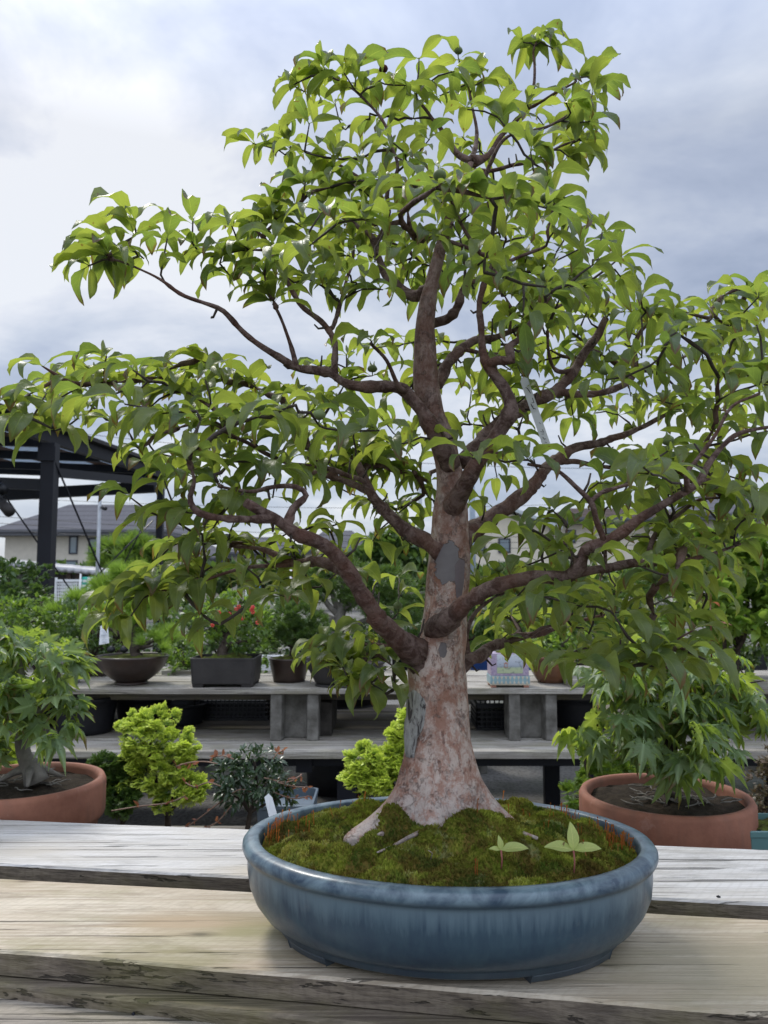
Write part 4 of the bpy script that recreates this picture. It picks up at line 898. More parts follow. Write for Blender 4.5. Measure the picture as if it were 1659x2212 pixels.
ML['russet'] = mat_leaf('leaf_russet', ((0.14, 0.09, 0.055), (0.09, 0.085, 0.04)), ((0.2, 0.13, 0.06), (0.18, 0.15, 0.05)), vein=False, tf=0.25)
M_TRK = mat_plain('old_bark', (0.085, 0.066, 0.052), 0.85, 0.2, 0.3, 60, 0.7)
M_TRKG = mat_plain('grey_bark', (0.21, 0.195, 0.17), 0.8, 0.2, 0.25, 40, 0.4)
M_MOSSB = mat_plain('moss_cushion', (0.10, 0.13, 0.02), 0.95, 0.1, 0.35, 40, 0.8, c2=(0.04, 0.035, 0.015))
M_REDF = mat_plain('red_flower', (0.62, 0.06, 0.05), 0.5, 0.3, 0.1, 60, 0)
def blobs(lst, n, rng, clump=7, shell=0.45):
    """points and outward directions in a set of ellipsoids [(c, rx, ry, rz)]: leaves gather in clumps with gaps between"""
    vol = np.array([(b[1]*b[2]*b[3])**0.75 for b in lst]); vol /= vol.sum(); Pn, Dn = [], []
    for (c, rx, ry, rz), k in zip(lst, vol):
        m_ = max(1, int(n*k)); nc = max(3, m_//clump)
        d_ = nrm(rng.normal(0, 1, (nc, 3))); rr = shell+(1-shell)*rng.random(nc)**0.6; cc = d_*rr[:, None]
        cc *= (1+0.16*np.sin(d_[:, 0:1]*7+c[0]*9)*np.cos(d_[:, 2:3]*6+c[1]*5))
        I = rng.integers(0, nc, m_); pt = cc[I]+rng.normal(0, 0.085, (m_, 3)); Pn.append(np.array(c)+pt*np.array([rx, ry, rz])); Dn.append(nrm(d_[I]+rng.normal(0, .55, (m_, 3))))
    return np.concatenate(Pn), np.concatenate(Dn)
def B(u, v, Y, ru, rv, ry=None):
    k = ppm(Y); return (P(u, v, Y), ru*k, (ry if ry else ru*k), rv*k)
def foliage(root, lst, n, tm, size, mat, clump=7, up=0.3, droop=0, shell=.45, name='foliage', seed=0, face=False):
    r = np.random.default_rng(seed+int(abs(lst[0][0][0])*1000)); p, dd = blobs(lst, n, r, clump, shell); dd = dd.copy(); dd[:, 2] += up
    ups = r.normal(0, .4, (len(p), 3)); ups[:, 2] += 1
    if droop: dd[:, 2] = dd[:, 2]*0.3-droop
    if face: ups = r.normal(0, .55, (len(p), 3)); ups[:, 2] += .8; ups[:, :2] += dd[:, :2]*.6; dd[:, 2] -= .35
    return scatter(name, tm, p, dd, ups, size*r.uniform(.7, 1.25, len(p)), r.random(len(p)), mat, root, r)
def limbs(root, base, lst, r0, mat, seed=0, lean=(0, 0, 0), n=1, name='trunk'):
    """a tapering crooked trunk with a limb to each foliage mass"""
    rg = random.Random(seed); mb = MB(); cs = [np.array(l[0]) for l in lst]; top = max(cs, key=lambda c: c[2])
    def crook(a, b_, ra, rb_, amp, k=7):
        a, b_ = np.array(a, float), np.array(b_, float); L = np.linalg.norm(b_-a); o = np.array([rg.uniform(-1, 1), rg.uniform(-1, 1), 0])
        pts_ = [a+(b_-a)*i/k+(o*math.sin(i*3.1/k*1.7)+np.array([rg.uniform(-1, 1), rg.uniform(-1, 1), 0])*0.35)*amp*L*(0 < i < k) for i in range(k+1)]
        pts_ = crom([(*p_, ra+(rb_-ra)*i/k) for i, p_ in enumerate(pts_)], L/18); mb.tube(pts_[:, :3], pts_[:, 3], 9); return pts_
    tp = crook(np.array(base)-[0, 0, .01], top, r0, r0*0.3, 0.07)
    mb.tube([np.array(base)-[0, 0, .012], np.array(base)+[0, 0, r0*.9]], [r0*1.6, r0*0.98], 10)
    for c in cs:
        if c is top: continue
        i = int(np.argmin(np.linalg.norm(tp[:, :3]-(c-[0, 0, .25*np.linalg.norm(c-np.array(base))]), axis=1))); i = min(max(i, 3), len(tp)-2)
        crook(tp[i, :3], c, tp[i, 3]*.7, r0*.15, 0.08)
    return mb.build(name, mat, root, smooth=True)
def soil(root, c, r, sy=1.0, mat=None, bump=.006, name='soil', n=48):
    mat = mat or M_SOIL; vs = [(c[0], c[1], c[2]+bump)]; rings = 10
    for i in range(1, rings+1):
        for k in range(n):
            a = 6.2832*k/n; q_ = i/rings; x, y = c[0]+r*q_*math.cos(a), c[1]+r*sy*q_*math.sin(a)
            vs.append((x, y, c[2]+bump*(1-q_*q_)+bump*.9*mnoise.fractal(Vector((x*30/max(r/.1, .5), y*30, 1)), .8, 2, 3)))
    MB().add(vs, [(0, 1+k, 1+(k+1) % n) for k in range(n)]+[(1+(i-1)*n+k, 1+i*n+k, 1+i*n+(k+1) % n, 1+(i-1)*n+(k+1) % n) for i in range(1, rings) for k in range(n)]).build(name, mat, root, smooth=True)
def pot_round(root, c, rt, rbm, h, mat, band=0.25, lip=0.08, sy=1.0, foot=0.0, wall=None, bulge=0.0):
    """c: centre of the base; open pot with wall thickness"""
    wl = wall or rt*0.09; z1 = h*(1-band)
    pr = [(rbm*.9, foot), (rbm, foot+.002)]
    for i in range(1, 7): 
        t_ = i/6; pr.append((rbm+(rt*(1-lip)-rbm)*t_+bulge*rt*math.sin(math.pi*t_), foot+(z1-foot)*t_))
    pr += [(rt*.985, z1+.002), (rt, z1+h*.03), (rt, h-h*.03), (rt-wl*.25, h), (rt-wl*.8, h), (rt-wl, h-h*.03), (rt-wl*1.1, h*.72)]
    o = MB().lathe(c, pr, 72, sy).build('pot', mat, root, smooth=True)
    if foot:
        f_ = MB().lathe(c, [(rbm*1.02, 0), (rbm*1.02, foot*.6), (rbm*.85, foot+.002)], 48, sy).build('foot', mat, root, smooth=True); f_.parent = o
    return o
def pot_rect(root, c, w, dpt, h, mat, taper=0.06, feet=True, cham=.12, rim=.012, mats=None):
    hf = h*.12 if feet else 0
    def ring(s_, z):
        x, y = w/2*s_, dpt/2*s_; k = min(x, y)*cham*2*.5
        return [(c[0]+a, c[1]+b_, c[2]+z) for a, b_ in ((-x+k, -y), (x-k, -y), (x, -y+k), (x, y-k), (x-k, y), (-x+k, y), (-x, y-k), (-x, -y+k))]
    lv = [(1-taper*1.1, hf), (1-taper, hf+h*.02), (1-taper*.4, h*.62), (1-taper*.15, h-rim), (1, h-rim*.95), (1, h-.001), (1-.02/w*.5, h), (1-.10*.1/max(w, .1)*1.2, h), (1-.10*.1/max(w, .1)*1.3, h*.75)]
    vs = sum([ring(s_, z) for s_, z in lv], []); n = len(lv)
    fs = [(i*8+k, i*8+(k+1) % 8, (i+1)*8+(k+1) % 8, (i+1)*8+k) for i in range(n-1) for k in range(8)]+[tuple(range(8))[::-1], tuple((n-1)*8+k for k in range(8))]
    o = MB().add(vs, fs).build('pot', mat, root, bevel=.003)
    if feet:
        for sx_ in (-1, 1):
            for sy_ in (-1, 1):
                x0, y0 = c[0]+sx_*w*(.5-taper*.5-.10), c[1]+sy_*dpt*(.5-taper*.5-.10)
                f_ = MB().add([(x0+a*w*.09*k_, y0+b_*dpt*.09*k_, c[2]+z) for z, k_ in ((0, .85), (hf+.003, 1)) for a, b_ in ((-1, -1), (1, -1), (1, 1), (-1, 1))], [(3,2,1,0), (4,5,6,7), (0,1,5,4), (1,2,6,5), (2,3,7,6), (3,0,4,7)]).build('foot', mat, root, bevel=.002); f_.parent = o
    return o

# ---- low staging just behind the bench
low = thing('low_staging', 'low plank staging behind the bench holding the terracotta pots and small conifers', 'plant bench', (0, 2.1, GZ))
LZ = -0.30
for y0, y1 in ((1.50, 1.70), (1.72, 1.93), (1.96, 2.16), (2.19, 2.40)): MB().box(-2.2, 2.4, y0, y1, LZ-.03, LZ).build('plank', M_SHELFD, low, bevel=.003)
for x in (-1.6, 0, 1.7):
    for y in (1.6, 2.3): MB().box(x-.05, x+.05, y-.05, y+.05, GZ, LZ-.0305).build('leg', M_SHELFD, low, bevel=.004)

# ---- left maple in terracotta
def terra(root, c, r, h, m=M_TERRA):
    pot_round(root, c, r, r*.70, h, m, band=.24, lip=.07, wall=r*.10)
    f = 0.865
c = P(48, 1684, 1.62); r = .163; h = c[2]-LZ
t = thing('potted_maple', 'Japanese maple with grey trunk in the terracotta pot at the left edge', 'potted tree', (c[0], c[1], LZ))
pot_round(t, (c[0], c[1], LZ), r, r*.68, h, M_TERRA, band=.24, lip=.07, wall=r*.11)
soil(t, (c[0], c[1], c[2]-.018), r*.89, bump=.008)
tb = P(66, 1668, 1.60)
pp = crom([(*P(u, v, 1.60), r_*ppm(1.6)) for u, v, r_ in ((80,1690,26),(72,1668,22),(52,1630,15),(48,1590,14),(62,1550,13),(50,1490,10),(40,1430,7),(20,1380,4))], .008)
p2 = crom([(*P(u, v, y), r_*ppm(1.6)) for u, v, y, r_ in ((56,1560,1.6,10),(90,1530,1.58,8),(120,1480,1.56,5),(135,1430,1.55,3))], .008)
mb = MB().tube(pp[:, :3], pp[:, 3], 14); mb.tube(p2[:, :3], p2[:, 3], 8)
for a in (20, 100, 200, 290): mb.tube([tb+[0, 0, .012], tb+np.array([math.cos(R(a))*.03, math.sin(R(a))*.03, .002]), tb+np.array([math.cos(R(a))*.06, math.sin(R(a))*.06, -.014])], [.013, .007, .003], 8)
mb.build('trunk', M_TRKG, t, smooth=True)
lst = [B(30,1420,1.6,95,70,.12), B(95,1440,1.55,50,40,.1), B(110,1530,1.55,45,45,.08), B(40,1500,1.6,60,50,.1), B(0,1560,1.6,60,50,.12), B(-40,1440,1.6,70,90,.14), B(130,1570,1.55,35,22,.05), B(30,1360,1.65,45,30,.1)]
foliage(t, lst, 300, MAPLE, .052, ML['maple'], 3, 0, -.05, shell=.25, face=True)
# ---- right maple in terracotta
c = P(1436, 1713, 1.62); r = .171; h = c[2]-LZ
t = thing('potted_maple', 'leafy Japanese maple filling the wide terracotta pot on the right', 'potted tree', (c[0], c[1], LZ))
pot_round(t, (c[0], c[1], LZ), r, r*.74, h, M_TERRA, band=.26, lip=.07, wall=r*.11)
soil(t, (c[0], c[1], c[2]-.020), r*.89, bump=.010)
tb = P(1437, 1722, 1.62); mb = MB()
for path, r0 in (([(1437,1735,1.62),(1436,1690,1.62),(1440,1640,1.62),(1430,1580,1.62),(1400,1520,1.6),(1370,1470,1.6)], 17), ([(1438,1650,1.62),(1470,1590,1.6),(1520,1540,1.6),(1560,1500,1.58)], 9), ([(1436,1620,1.62),(1370,1580,1.6),(1300,1562,1.58),(1262,1556,1.57)], 6), ([(1432,1600,1.62),(1450,1520,1.65),(1470,1430,1.66),(1520,1400,1.66)], 8), ([(1550,1500,1.6),(1600,1480,1.6),(1650,1470,1.6)], 4)):
    q = crom([(*P(u, v, y), r0*(1-.7*i/(len(path)-1))*ppm(1.6)) for i, (u, v, y) in enumerate(path)], .008); mb.tube(q[:, :3], q[:, 3], 10)
for a in (10, 80, 170, 250, 320): mb.tube([tb+[0, 0, .004], tb+np.array([math.cos(R(a))*.025, math.sin(R(a))*.025, .002]), tb+np.array([math.cos(R(a))*.06, math.sin(R(a))*.06, -.008])], [.010, .006, .003], 8)
mb.build('trunk', M_TRK, t, smooth=True)
lst = [B(1440,1470,1.6,120,60,.15), B(1360,1560,1.55,75,60,.12), B(1450,1590,1.52,80,60,.1), B(1540,1530,1.58,80,60,.12), B(1560,1440,1.62,75,45,.12), B(1320,1600,1.55,40,35,.06), B(1230,1560,1.56,28,20,.04), B(1470,1400,1.68,110,35,.12), B(1560,1610,1.56,45,35,.08), B(1640,1500,1.6,40,55,.1), B(1340,1440,1.62,80,45,.12), B(1420,1640,1.53,45,25,.05)]
foliage(t, lst, 470, MAPLE, .052, ML['maple'], 3, 0, -.02, shell=.2, seed=5, face=True)
p = P(1537, 1400, 1.5); mb = MB().tube([P(1537, 1420, 1.56), P(1536, 1370, 1.55), P(1535, 1300, 1.55)], [.0016, .0014, .001], 6); mb.build('red_shoot', ML['red'], t, True)
p0, p1 = P(1535, 1302, 1.55), P(1537, 1352, 1.55)
scatter('red_leaves', BROAD, [p0, p0, p1, p1, p1], [(1, 0, -.3), (-1, -.2, 0), (1, -.2, -.1), (-1, 0, -.3), (.5, -1, -.4)], [(0, 0, 1)]*5, [.022, .022, .040, .032, .03], .6, ML['red'], t, rng)
# fine roots on both soils
def roots_on(root, c, r, n):
    mb = MB()
    for _ in range(n):
        a, q_ = rb.uniform(0, 6.28), rb.uniform(.15, .8)*r; x, y = c[0]+math.cos(a)*q_, c[1]+math.sin(a)*q_*.9; d0 = rb.uniform(0, 6.28); pts_ = []
        for i in range(6): pts_.append((x, y, c[2]+.006+rb.uniform(0, .004))); d0 += rb.uniform(-.7, .7); x += math.cos(d0)*.011; y += math.sin(d0)*.011
        mb.tube(pts_, [.0013]*5+[.0006], 5)
    mb.build('surface_roots', M_TRKG, root, smooth=True)
roots_on(t, (c[0], c[1], c[2]-.014), r*.8, 34)
root_l = [o for o in bpy.data.objects if o.name == 'potted_maple'][0]; cl_ = P(48, 1684, 1.62); roots_on(root_l, (cl_[0], cl_[1], cl_[2]-.012), .12, 20)

# ---- small conifers and shrubs on the low staging
def small_plant(name, label, cat, u, Y, potr, pothgt, potmat, lst, n, tm, size, leafmat, trunk_r=.012, up=.35, clump=7, group=None, seed=0, mound=False, zt=LZ, droop=0, trkmat=None, shell=.45, sy=1.0, bul=0.05):
    c = P(u, 1700, Y); base = (c[0], Y, zt); t = thing(name, label, cat, base, group)
    if potr:
        pot_round(t, base, potr, potr*.72, pothgt, potmat, band=.12, lip=.03, wall=potr*.08, sy=sy, bulge=bul)
        soil(t, (c[0], Y, zt+pothgt-.012), potr*.91, sy, M_MOSSB if mound else M_SOIL, .03 if mound else .006)
    limbs(t, (c[0], Y, zt+pothgt-.01), lst, trunk_r, trkmat or M_TRK, seed=seed)
    foliage(t, lst, n, tm, size, leafmat, clump, up, droop, shell, seed=seed)
    return t
yc = lambda u, v, Y, ru, rv: B(u, v, Y, ru, rv, ru*ppm(Y)*.8)
small_plant('potted_cypress', 'golden cypress bonsai with open crown between terracotta pot and dark-leaved shrub', 'bonsai', 337, 1.95, .075, .055, M_TEAL,
    [yc(290,1568,1.95,30,22), yc(345,1562,1.95,32,28), yc(320,1600,1.95,48,30), yc(395,1610,1.93,30,25), yc(380,1650,1.93,48,28), yc(290,1640,1.95,30,28), yc(325,1680,1.93,42,22), yc(275,1705,1.95,32,18), yc(390,1705,1.92,50,26), yc(425,1710,1.93,28,12), yc(360,1745,1.94,28,14)],
    2600, SPRAY, .021, ML['cypress'], .010, up=.5, clump=13, seed=2)
small_plant('potted_cypress', 'dark green cypress low in teal pot close to the left terracotta pot', 'bonsai', 258, 1.90, .060, .075, M_TEAL,
    [yc(235,1660,1.95,34,22), yc(270,1690,1.95,34,25), yc(225,1710,1.93,26,28), yc(262,1730,1.9,32,20), yc(300,1655,1.97,26,18)], 1300, SPRAY, .021, ML['cypressd'], .008, seed=3, mound=True)
small_plant('potted_cypress', 'golden cypress seen left of the thick bonsai trunk above the pot rim', 'bonsai', 865, 1.75, .07, .06, M_DARKPOT,
    [yc(885,1565,1.75,24,26), yc(870,1600,1.75,28,22), yc(790,1640,1.73,32,22), yc(850,1640,1.75,45,28), yc(785,1685,1.72,36,22), yc(850,1690,1.72,50,26), yc(905,1650,1.77,35,40)],
    2300, SPRAY, .021, ML['cypress'], .010, up=.5, clump=13, seed=4)
small_plant('potted_cypress', 'yellow-tipped cypress half hidden behind the left maple trunk', 'bonsai', 5, 1.98, .07, .06, M_TEAL,
    [yc(5,1640,1.98,30,22), yc(25,1668,1.98,30,20), yc(-30,1660,1.98,30,30)], 800, SPRAY, .023, ML['cypress'], .010, up=.5, clump=9, seed=5)
small_plant('potted_cypress', 'fine leaved bright green cypress behind the right maple pot', 'bonsai', 1300, 1.98, .08, .06, M_TEAL,
    [yc(1245,1722,1.95,26,22), yc(1290,1690,2.0,40,24), yc(1300,1640,2.05,45,30), yc(1370,1660,2.1,55,30), yc(1420,1650,2.1,50,30), yc(1265,1610,2.0,25,25), yc(1500,1690,2.1,30,16)], 1500, SPRAY, .026, ML['bright'], .009, up=.5, clump=9, seed=6)
t = small_plant('potted_shrub', 'dark glossy small-leaved shrub with wiry pinkish runners and mossy base', 'bonsai', 548, 1.85, .085, .06, mat_plain('navy_glaze', (0.015, 0.022, 0.05), 0.3, 0.5),
    [yc(550,1640,1.85,50,24), yc(500,1665,1.83,36,26), yc(575,1690,1.83,52,32), yc(520,1710,1.85,52,30), yc(610,1720,1.83,26,24), yc(480,1690,1.85,24,18)], 1150, [tm_small(.32, 20, .2), tm_small(.28, 40, .3)], .021, ML['glossy'], .009, up=.2, clump=6, seed=7, mound=True)
mb = MB(); ends = []
for path in ([(470,1650),(440,1645),(405,1648),(380,1656)],[(560,1720),(520,1705),(480,1730),(440,1760),(400,1790)],[(600,1690),(640,1700),(665,1700)],[(570,1680),(620,1690),(650,1675)],[(590,1710),(630,1725),(668,1720)],[(500,1740),(470,1775),(440,1790)],[(480,1700),(450,1690),(420,1700),(400,1690)],[(505,1640),(480,1632),(460,1636)],[(590,1640),(600,1625),(612,1622)],[(240,1752),(300,1742),(360,1735),(400,1720)]):
    q = crom([(*P(u, v, 1.80+.01*i), .0016) for i, (u, v) in enumerate(path)], .01); mb.tube(q[:, :3], q[:, 3], 5); ends += [q[int(len(q)*f_), :3] for f_ in (.4, .6, .8, .98) for _ in (0, 1)]
mb.build('runner', mat_plain('runner_stem', (0.30, 0.19, 0.14), 0.6), t, True)
N = len(ends); scatter('runner_leaves', SMALL, ends, rng.normal(0, 1, (N, 3)), rng.normal(0, 1, (N, 3)), rng.uniform(.010, .018, N), .9, ML['red'], t, rng)
c = P(580, 1728, 1.72); t = thing('plant_tag', 'white plastic tag tilted in front of dark-leaved shrub by the pot rim', 'plant tag', c)
MB().add([P(571,1722,1.72), P(580,1714,1.725), P(588,1722,1.72), P(601,1768,1.70), P(584,1778,1.70)], [(0,4,3,2,1)]).build('plate', M_PAPER, t)
o = [x for x in t.children][0]; md = o.modifiers.new('thick', 'SOLIDIFY'); md.thickness = .0008
small_plant('potted_shrub', 'russet fine-leaved shrub cut by the right edge beside the right maple', 'bonsai', 1655, 1.85, .06, .05, M_DARKPOT, [yc(1650,1690,1.85,32,30), yc(1640,1735,1.83,30,25), yc(1670,1650,1.86,30,30)], 700, SMALL, .012, ML['russet'], .006, seed=8)
c = P(1675, 1775, 1.55); t = thing('teal_pot', 'pale teal glazed pot with moss at the lower right edge', 'plant pot', (c[0], 1.55, LZ)); pot_rect(t, (c[0], 1.55, LZ+.0), .16, .12, c[2]-LZ+.0, M_TEAL, taper=.16, cham=.05); soil(t, (c[0], 1.55, c[2]-.012), .070, .72, M_MOSSB, .012)
c = P(1590, 1752, 1.75); t = thing('seed_tray', 'shallow black tray beside the right terracotta pot', 'tray', (c[0], 1.8, LZ)); pot_rect(t, (c[0]+.03, 1.8, LZ), .17, .13, .12, M_BLACK, taper=.1, feet=False, cham=.1)
# blue plastic trough under the shelf
c = P(640, 1690, 2.35); t = thing('planter_box', 'grey-blue plastic trough behind the dark-leaved shrub', 'planter', (c[0], 2.3, LZ)); pot_rect(t, (c[0]-.02, 2.33, LZ), .16, .2, .105, mat_plain('grey_plastic', (0.10, 0.13, 0.16), .5), taper=.1, feet=False)

# ---- the long display bench
S3 = P(829, 1487, 3.5)[2]; B3 = P(829, 1612, 3.40)[2]
disp = thing('display_bench', 'long two-tier plank display bench on concrete blocks in the middle distance', 'plant bench', (0.3, 3.8, GZ))
for i, (y0, y1, z) in enumerate(((3.50, 3.72, S3), (3.745, 3.96, S3), (3.99, 4.22, S3))): MB().box(-3.3, 3.6, y0, y1, z-.026, z).build('plank', M_SHELF, disp, bevel=.003)
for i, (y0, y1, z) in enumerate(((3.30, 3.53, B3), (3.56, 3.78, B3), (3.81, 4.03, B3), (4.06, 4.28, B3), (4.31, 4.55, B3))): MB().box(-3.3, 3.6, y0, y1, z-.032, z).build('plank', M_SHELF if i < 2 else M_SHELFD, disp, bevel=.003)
MB().box(-3.3, 3.6, 3.66, 3.76, S3-.075, S3-.0275).build('beam', M_SHELFD, disp, bevel=.003)
for x in (-2.6, -.34, .92, 2.6): MB().box(x-.035, x+.035, 3.35, 4.3, B3-.10, B3-.0325).build('cross_beam', M_STEEL, disp, bevel=.003)
MB().box(-3.3, 3.6, 3.36, 3.42, B3-.075, B3-.034).build('rail', M_STEEL, disp, bevel=.003)
for x in (-1.95, -.16, .89, 2.7):
    for y in (3.39, 4.2): MB().box(x-.04, x+.04, y-.028, y+.028, GZ, B3-.1005).build('leg', M_STEEL, disp, bevel=.003)
# concrete blocks: channel shaped, standing on end
def block(loc, rz):
    t = thing('concrete_block', '', 'concrete block', loc, 'concrete blocks under the shelf')
    w_, dp, h_ = .215, .40, S3-.0755-B3 if False else S3-.0265-B3; x, y, z = loc; a = w_/2; ws = .050
    out = [(-a, 0), (-a+ws, 0), (-a+ws+.010, .07), (a-ws-.010, .07), (a-ws, 0), (a, 0), (a, .15), (-a, .15)]
    n = len(out); vs = [(x+q[0], y+q[1], z+zz) for zz in (0.0005, h_-.0005) for q in out]
    mb = MB().add(vs, [(k, (k+1) % n, n+(k+1) % n, n+k) for k in range(n)]+[tuple(range(n))[::-1], tuple(n+k for k in range(n))])
    mb.build('shell', M_CONC, t, bevel=.004); return t
for (u, ww, lab) in ((636, 1, 'concrete channel block under the shelf left of the bonsai trunk'), (1151, 1, 'concrete channel block under the shelf right of the bonsai trunk')):
    c = P(u, 1560, 3.52); t = block((c[0], 3.51, B3), 0); t['label'] = lab
c = P(680, 1560, 3.75); t = thing('concrete_block', 'darker concrete block set end-on beside the left channel block', 'concrete block', (c[0], 3.8, B3), 'concrete blocks under the shelf')
MB().box(c[0]-.10, c[0]+.09, 3.62, 4.02, B3+.0005, S3-.08).build('shell', mat_plain('dark_concrete', (.075, .068, .060), .9, .1, .3, 20, .6), t, bevel=.004)  # darker grey-brown concrete than the channel blocks
# crates and tubs on the lower tier
def crate(u0, u1, Y, v0, lab):
    a, b_ = P(u0, v0, Y), P(u1, v0, Y); w_ = b_[0]-a[0]; h_ = .12; x0 = a[0]; t = thing('plastic_crate', lab, 'crate', ((a[0]+b_[0])/2, Y+.12, B3+.001), 'black lattice crates on the lower tier'); z0 = B3+.001
    MB().box(x0, x0+w_, Y, Y+.24, z0, z0+.012).build('base', M_BLACK, t); MB().box(x0+.02, x0+w_-.02, Y+.03, Y+.21, z0+.013, z0+.095).build('black_fill', M_BLACK, t)  # solid black box added inside so the lattice reads dark
    for (xa, ya_, xb, yb) in ((x0, Y, x0+w_, Y), (x0, Y+.24, x0+w_, Y+.24), (x0, Y, x0, Y+.24), (x0+w_, Y, x0+w_, Y+.24)):
        mb = MB(); L = math.hypot(xb-xa, yb-ya_); n = int(L/.022)
        for i in range(n+1): f_ = i/n; mb.bar((xa+(xb-xa)*f_, ya_+(yb-ya_)*f_, z0+.012), (xa+(xb-xa)*f_, ya_+(yb-ya_)*f_, z0+h_), .006)
        for j in range(5): mb.bar((xa, ya_, z0+.02+j*.022), (xb, yb, z0+.02+j*.022), .0065)
        mb.bar((xa, ya_, z0+h_), (xb, yb, z0+h_), .012, .016); mb.build('side', M_BLACK, t)
crate(420, 580, 4.02, 1530, 'wide black lattice crate under the shelf left of the left concrete block')
crate(1030, 1105, 3.75, 1530, 'small black lattice crate under the shelf touching the right concrete block')
def tub(u, Y, r_, h_, lab, cat='tub', mat=M_BLACK):
    c = P(u, 1550, Y); t = thing('plastic_tub', lab, cat, (c[0], Y, B3+.001)); pot_round(t, (c[0], Y, B3+.001), r_, r_*.8, h_, mat, band=.12, lip=.04); soil(t, (c[0], Y, B3+h_-.03), r_*.9)
tub(185, 3.72, .15, .17, 'round black tub on the lower tier at the left end'); tub(310, 4.02, .15, .13, 'low black tub between two others under the shelf'); tub(395, 3.95, .12, .10, 'small black tub beside the lattice crate', )
tub(940, 3.85, .13, .13, 'black tub hidden behind the bonsai trunk under the shelf'); tub(1240, 3.9, .15, .15, 'large black tub right of the right concrete block'); tub(1480, 3.9, .17, .15, 'black tub under the shelf behind the right maple')
tub(80, 3.9, .13, .15, 'black tub under the shelf behind the left maple')

# ---- pots on the display shelf
def sp(u, Y): c = P(u, 1450, Y); return (c[0], Y, S3+.0005)
t = thing('potted_pine', 'pine bonsai with bright needles in a wide brown footed bowl', 'bonsai', sp(285, 3.66)); bx_ = sp(285, 3.66)
pot_round(t, bx_, .168, .075, .132, M_DARKPOT, band=.10, lip=.02, foot=.014, wall=.014, bulge=.10); soil(t, (bx_[0], bx_[1], bx_[2]+.122), .153, 1, M_MOSSB, .008)
lst = [B(250,1330,3.7,40,22,.1), B(310,1345,3.7,45,20,.1), B(355,1375,3.66,40,15,.08), B(290,1300,3.72,48,22,.1), B(330,1395,3.6,40,12,.08), B(215,1350,3.75,30,25,.1)]
limbs(t, (bx_[0]+.02, bx_[1], bx_[2]+.12), lst, .026, M_TRK, 3); foliage(t, lst, 330, NEED, .058, ML['pine'], 4, .9)
for u in (268, 240, 345): MB().lathe(P(u, 1405, 3.60)-[0, 0, .012], [(.004, 0), (.016, .006), (.020, .016), (.014, .028), (.004, .034)], 14).build('fertiliser_ball', M_BLACK, t, True)
c = P(236, 1352, 3.45); t2 = thing('price_tag', 'white printed paper tag hanging in front of the brown bowl pine', 'plant tag', c)
q4 = [P(217,1352,3.45), P(233,1350,3.45), P(236,1389,3.44), P(214,1393,3.44)]; o = MB().add(q4, [(0,3,2,1)]).build('paper', M_PAPER, t2); md = o.modifiers.new('thick', 'SOLIDIFY'); md.thickness = .001; md.offset = 0
mb = MB()
for v, a0_, a1_ in ((1358,221,225),(1363,219,231),(1367,222,231),(1371.5,218,232),(1373.5,218,226),(1378,224,226),(1382,220,224),(1382,227,231),(1387,221,231)): mb.bar(P(a0_, v, 3.437), P(a1_, v, 3.437), .0022, .0022)
mb.build('print', M_FADED, t2); MB().tube([P(228,1350,3.45), P(231,1335,3.5), P(240,1322,3.55)], [.001]*3, 5).build('string', M_WHITE, t2)
t = thing('potted_shrub', 'flowering shrub dotted with red blossoms in a square grey footed pot', 'bonsai', sp(490, 3.62)); bx_ = sp(490, 3.62)
pot_rect(t, bx_, .295, .22, .132, M_GREYPOT, taper=.05); soil(t, (bx_[0], bx_[1], bx_[2]+.118), .12, .8, M_MOSSB, .02)
lst = [B(450,1345,3.66,42,32,.1), B(500,1325,3.66,55,38,.12), B(550,1345,3.64,45,32,.1), B(480,1385,3.6,52,24,.1), B(560,1385,3.62,38,22,.08), B(520,1295,3.7,40,18,.1)]
limbs(t, (bx_[0]-.02, bx_[1], bx_[2]+.12), lst, .028, M_TRK, 4); foliage(t, lst, 1700, SMALL, .024, ML['green'], 7, .4, seed=1); foliage(t, lst[:3], 220, SMALL, .024, ML['bright'], 5, .6, seed=2, name='new_leaves', shell=.9)
mb = MB()
for (u, v) in ((484,1324),(490,1316),(500,1322),(482,1334),(501,1335),(512,1330),(531,1342),(542,1318),(548,1338),(536,1320),(552,1322),(520,1302),(540,1312),(470,1345),(508,1348)):
    p = P(u+rb.uniform(-14, 14), v+rb.uniform(-8, 12), 3.50); 
    for k in range(5): a = k*1.257; mb.lathe(p+np.array([math.cos(a)*.006, rb.uniform(-.004, .004), math.sin(a)*.006]), [(.001, -.003), (.0045, 0), (.0032, .003), (.001, .005)], 7)
mb.build('blossoms', M_REDF, t, True)
t = thing('potted_juniper', 'small rounded juniper on a bare dark stem in a low brown pot', 'bonsai', sp(625, 3.75)); bx_ = sp(625, 3.75)
pot_round(t, bx_, .098, .075, .112, M_DARKPOT, band=.10, lip=.02, wall=.01); soil(t, (bx_[0], bx_[1], bx_[2]+.106), .089, 1, M_MOSSB, .012)
lst = [B(615,1345,3.75,34,30,.1), B(650,1330,3.76,42,35,.1), B(600,1375,3.73,26,16,.08), B(680,1355,3.75,36,30,.1), B(640,1375,3.72,36,16,.08), B(710,1375,3.72,26,16,.08)]
limbs(t, (bx_[0], bx_[1], bx_[2]+.106), lst, .016, M_TRK, 5); foliage(t, lst, 2100, TUFT, .030, ML['juniper'], 9, .5)
t = thing('potted_shrub', 'leafy plant in the wide grey oval pot just left of the bonsai trunk', 'bonsai', sp(745, 3.62)); bx_ = sp(745, 3.60)
pot_round(t, bx_, .185, .135, .112, M_GREYPOT, band=.14, lip=.03, wall=.014, sy=.72, foot=.012); soil(t, (bx_[0], bx_[1], bx_[2]+.100), .165, .72, M_SOIL, .01)
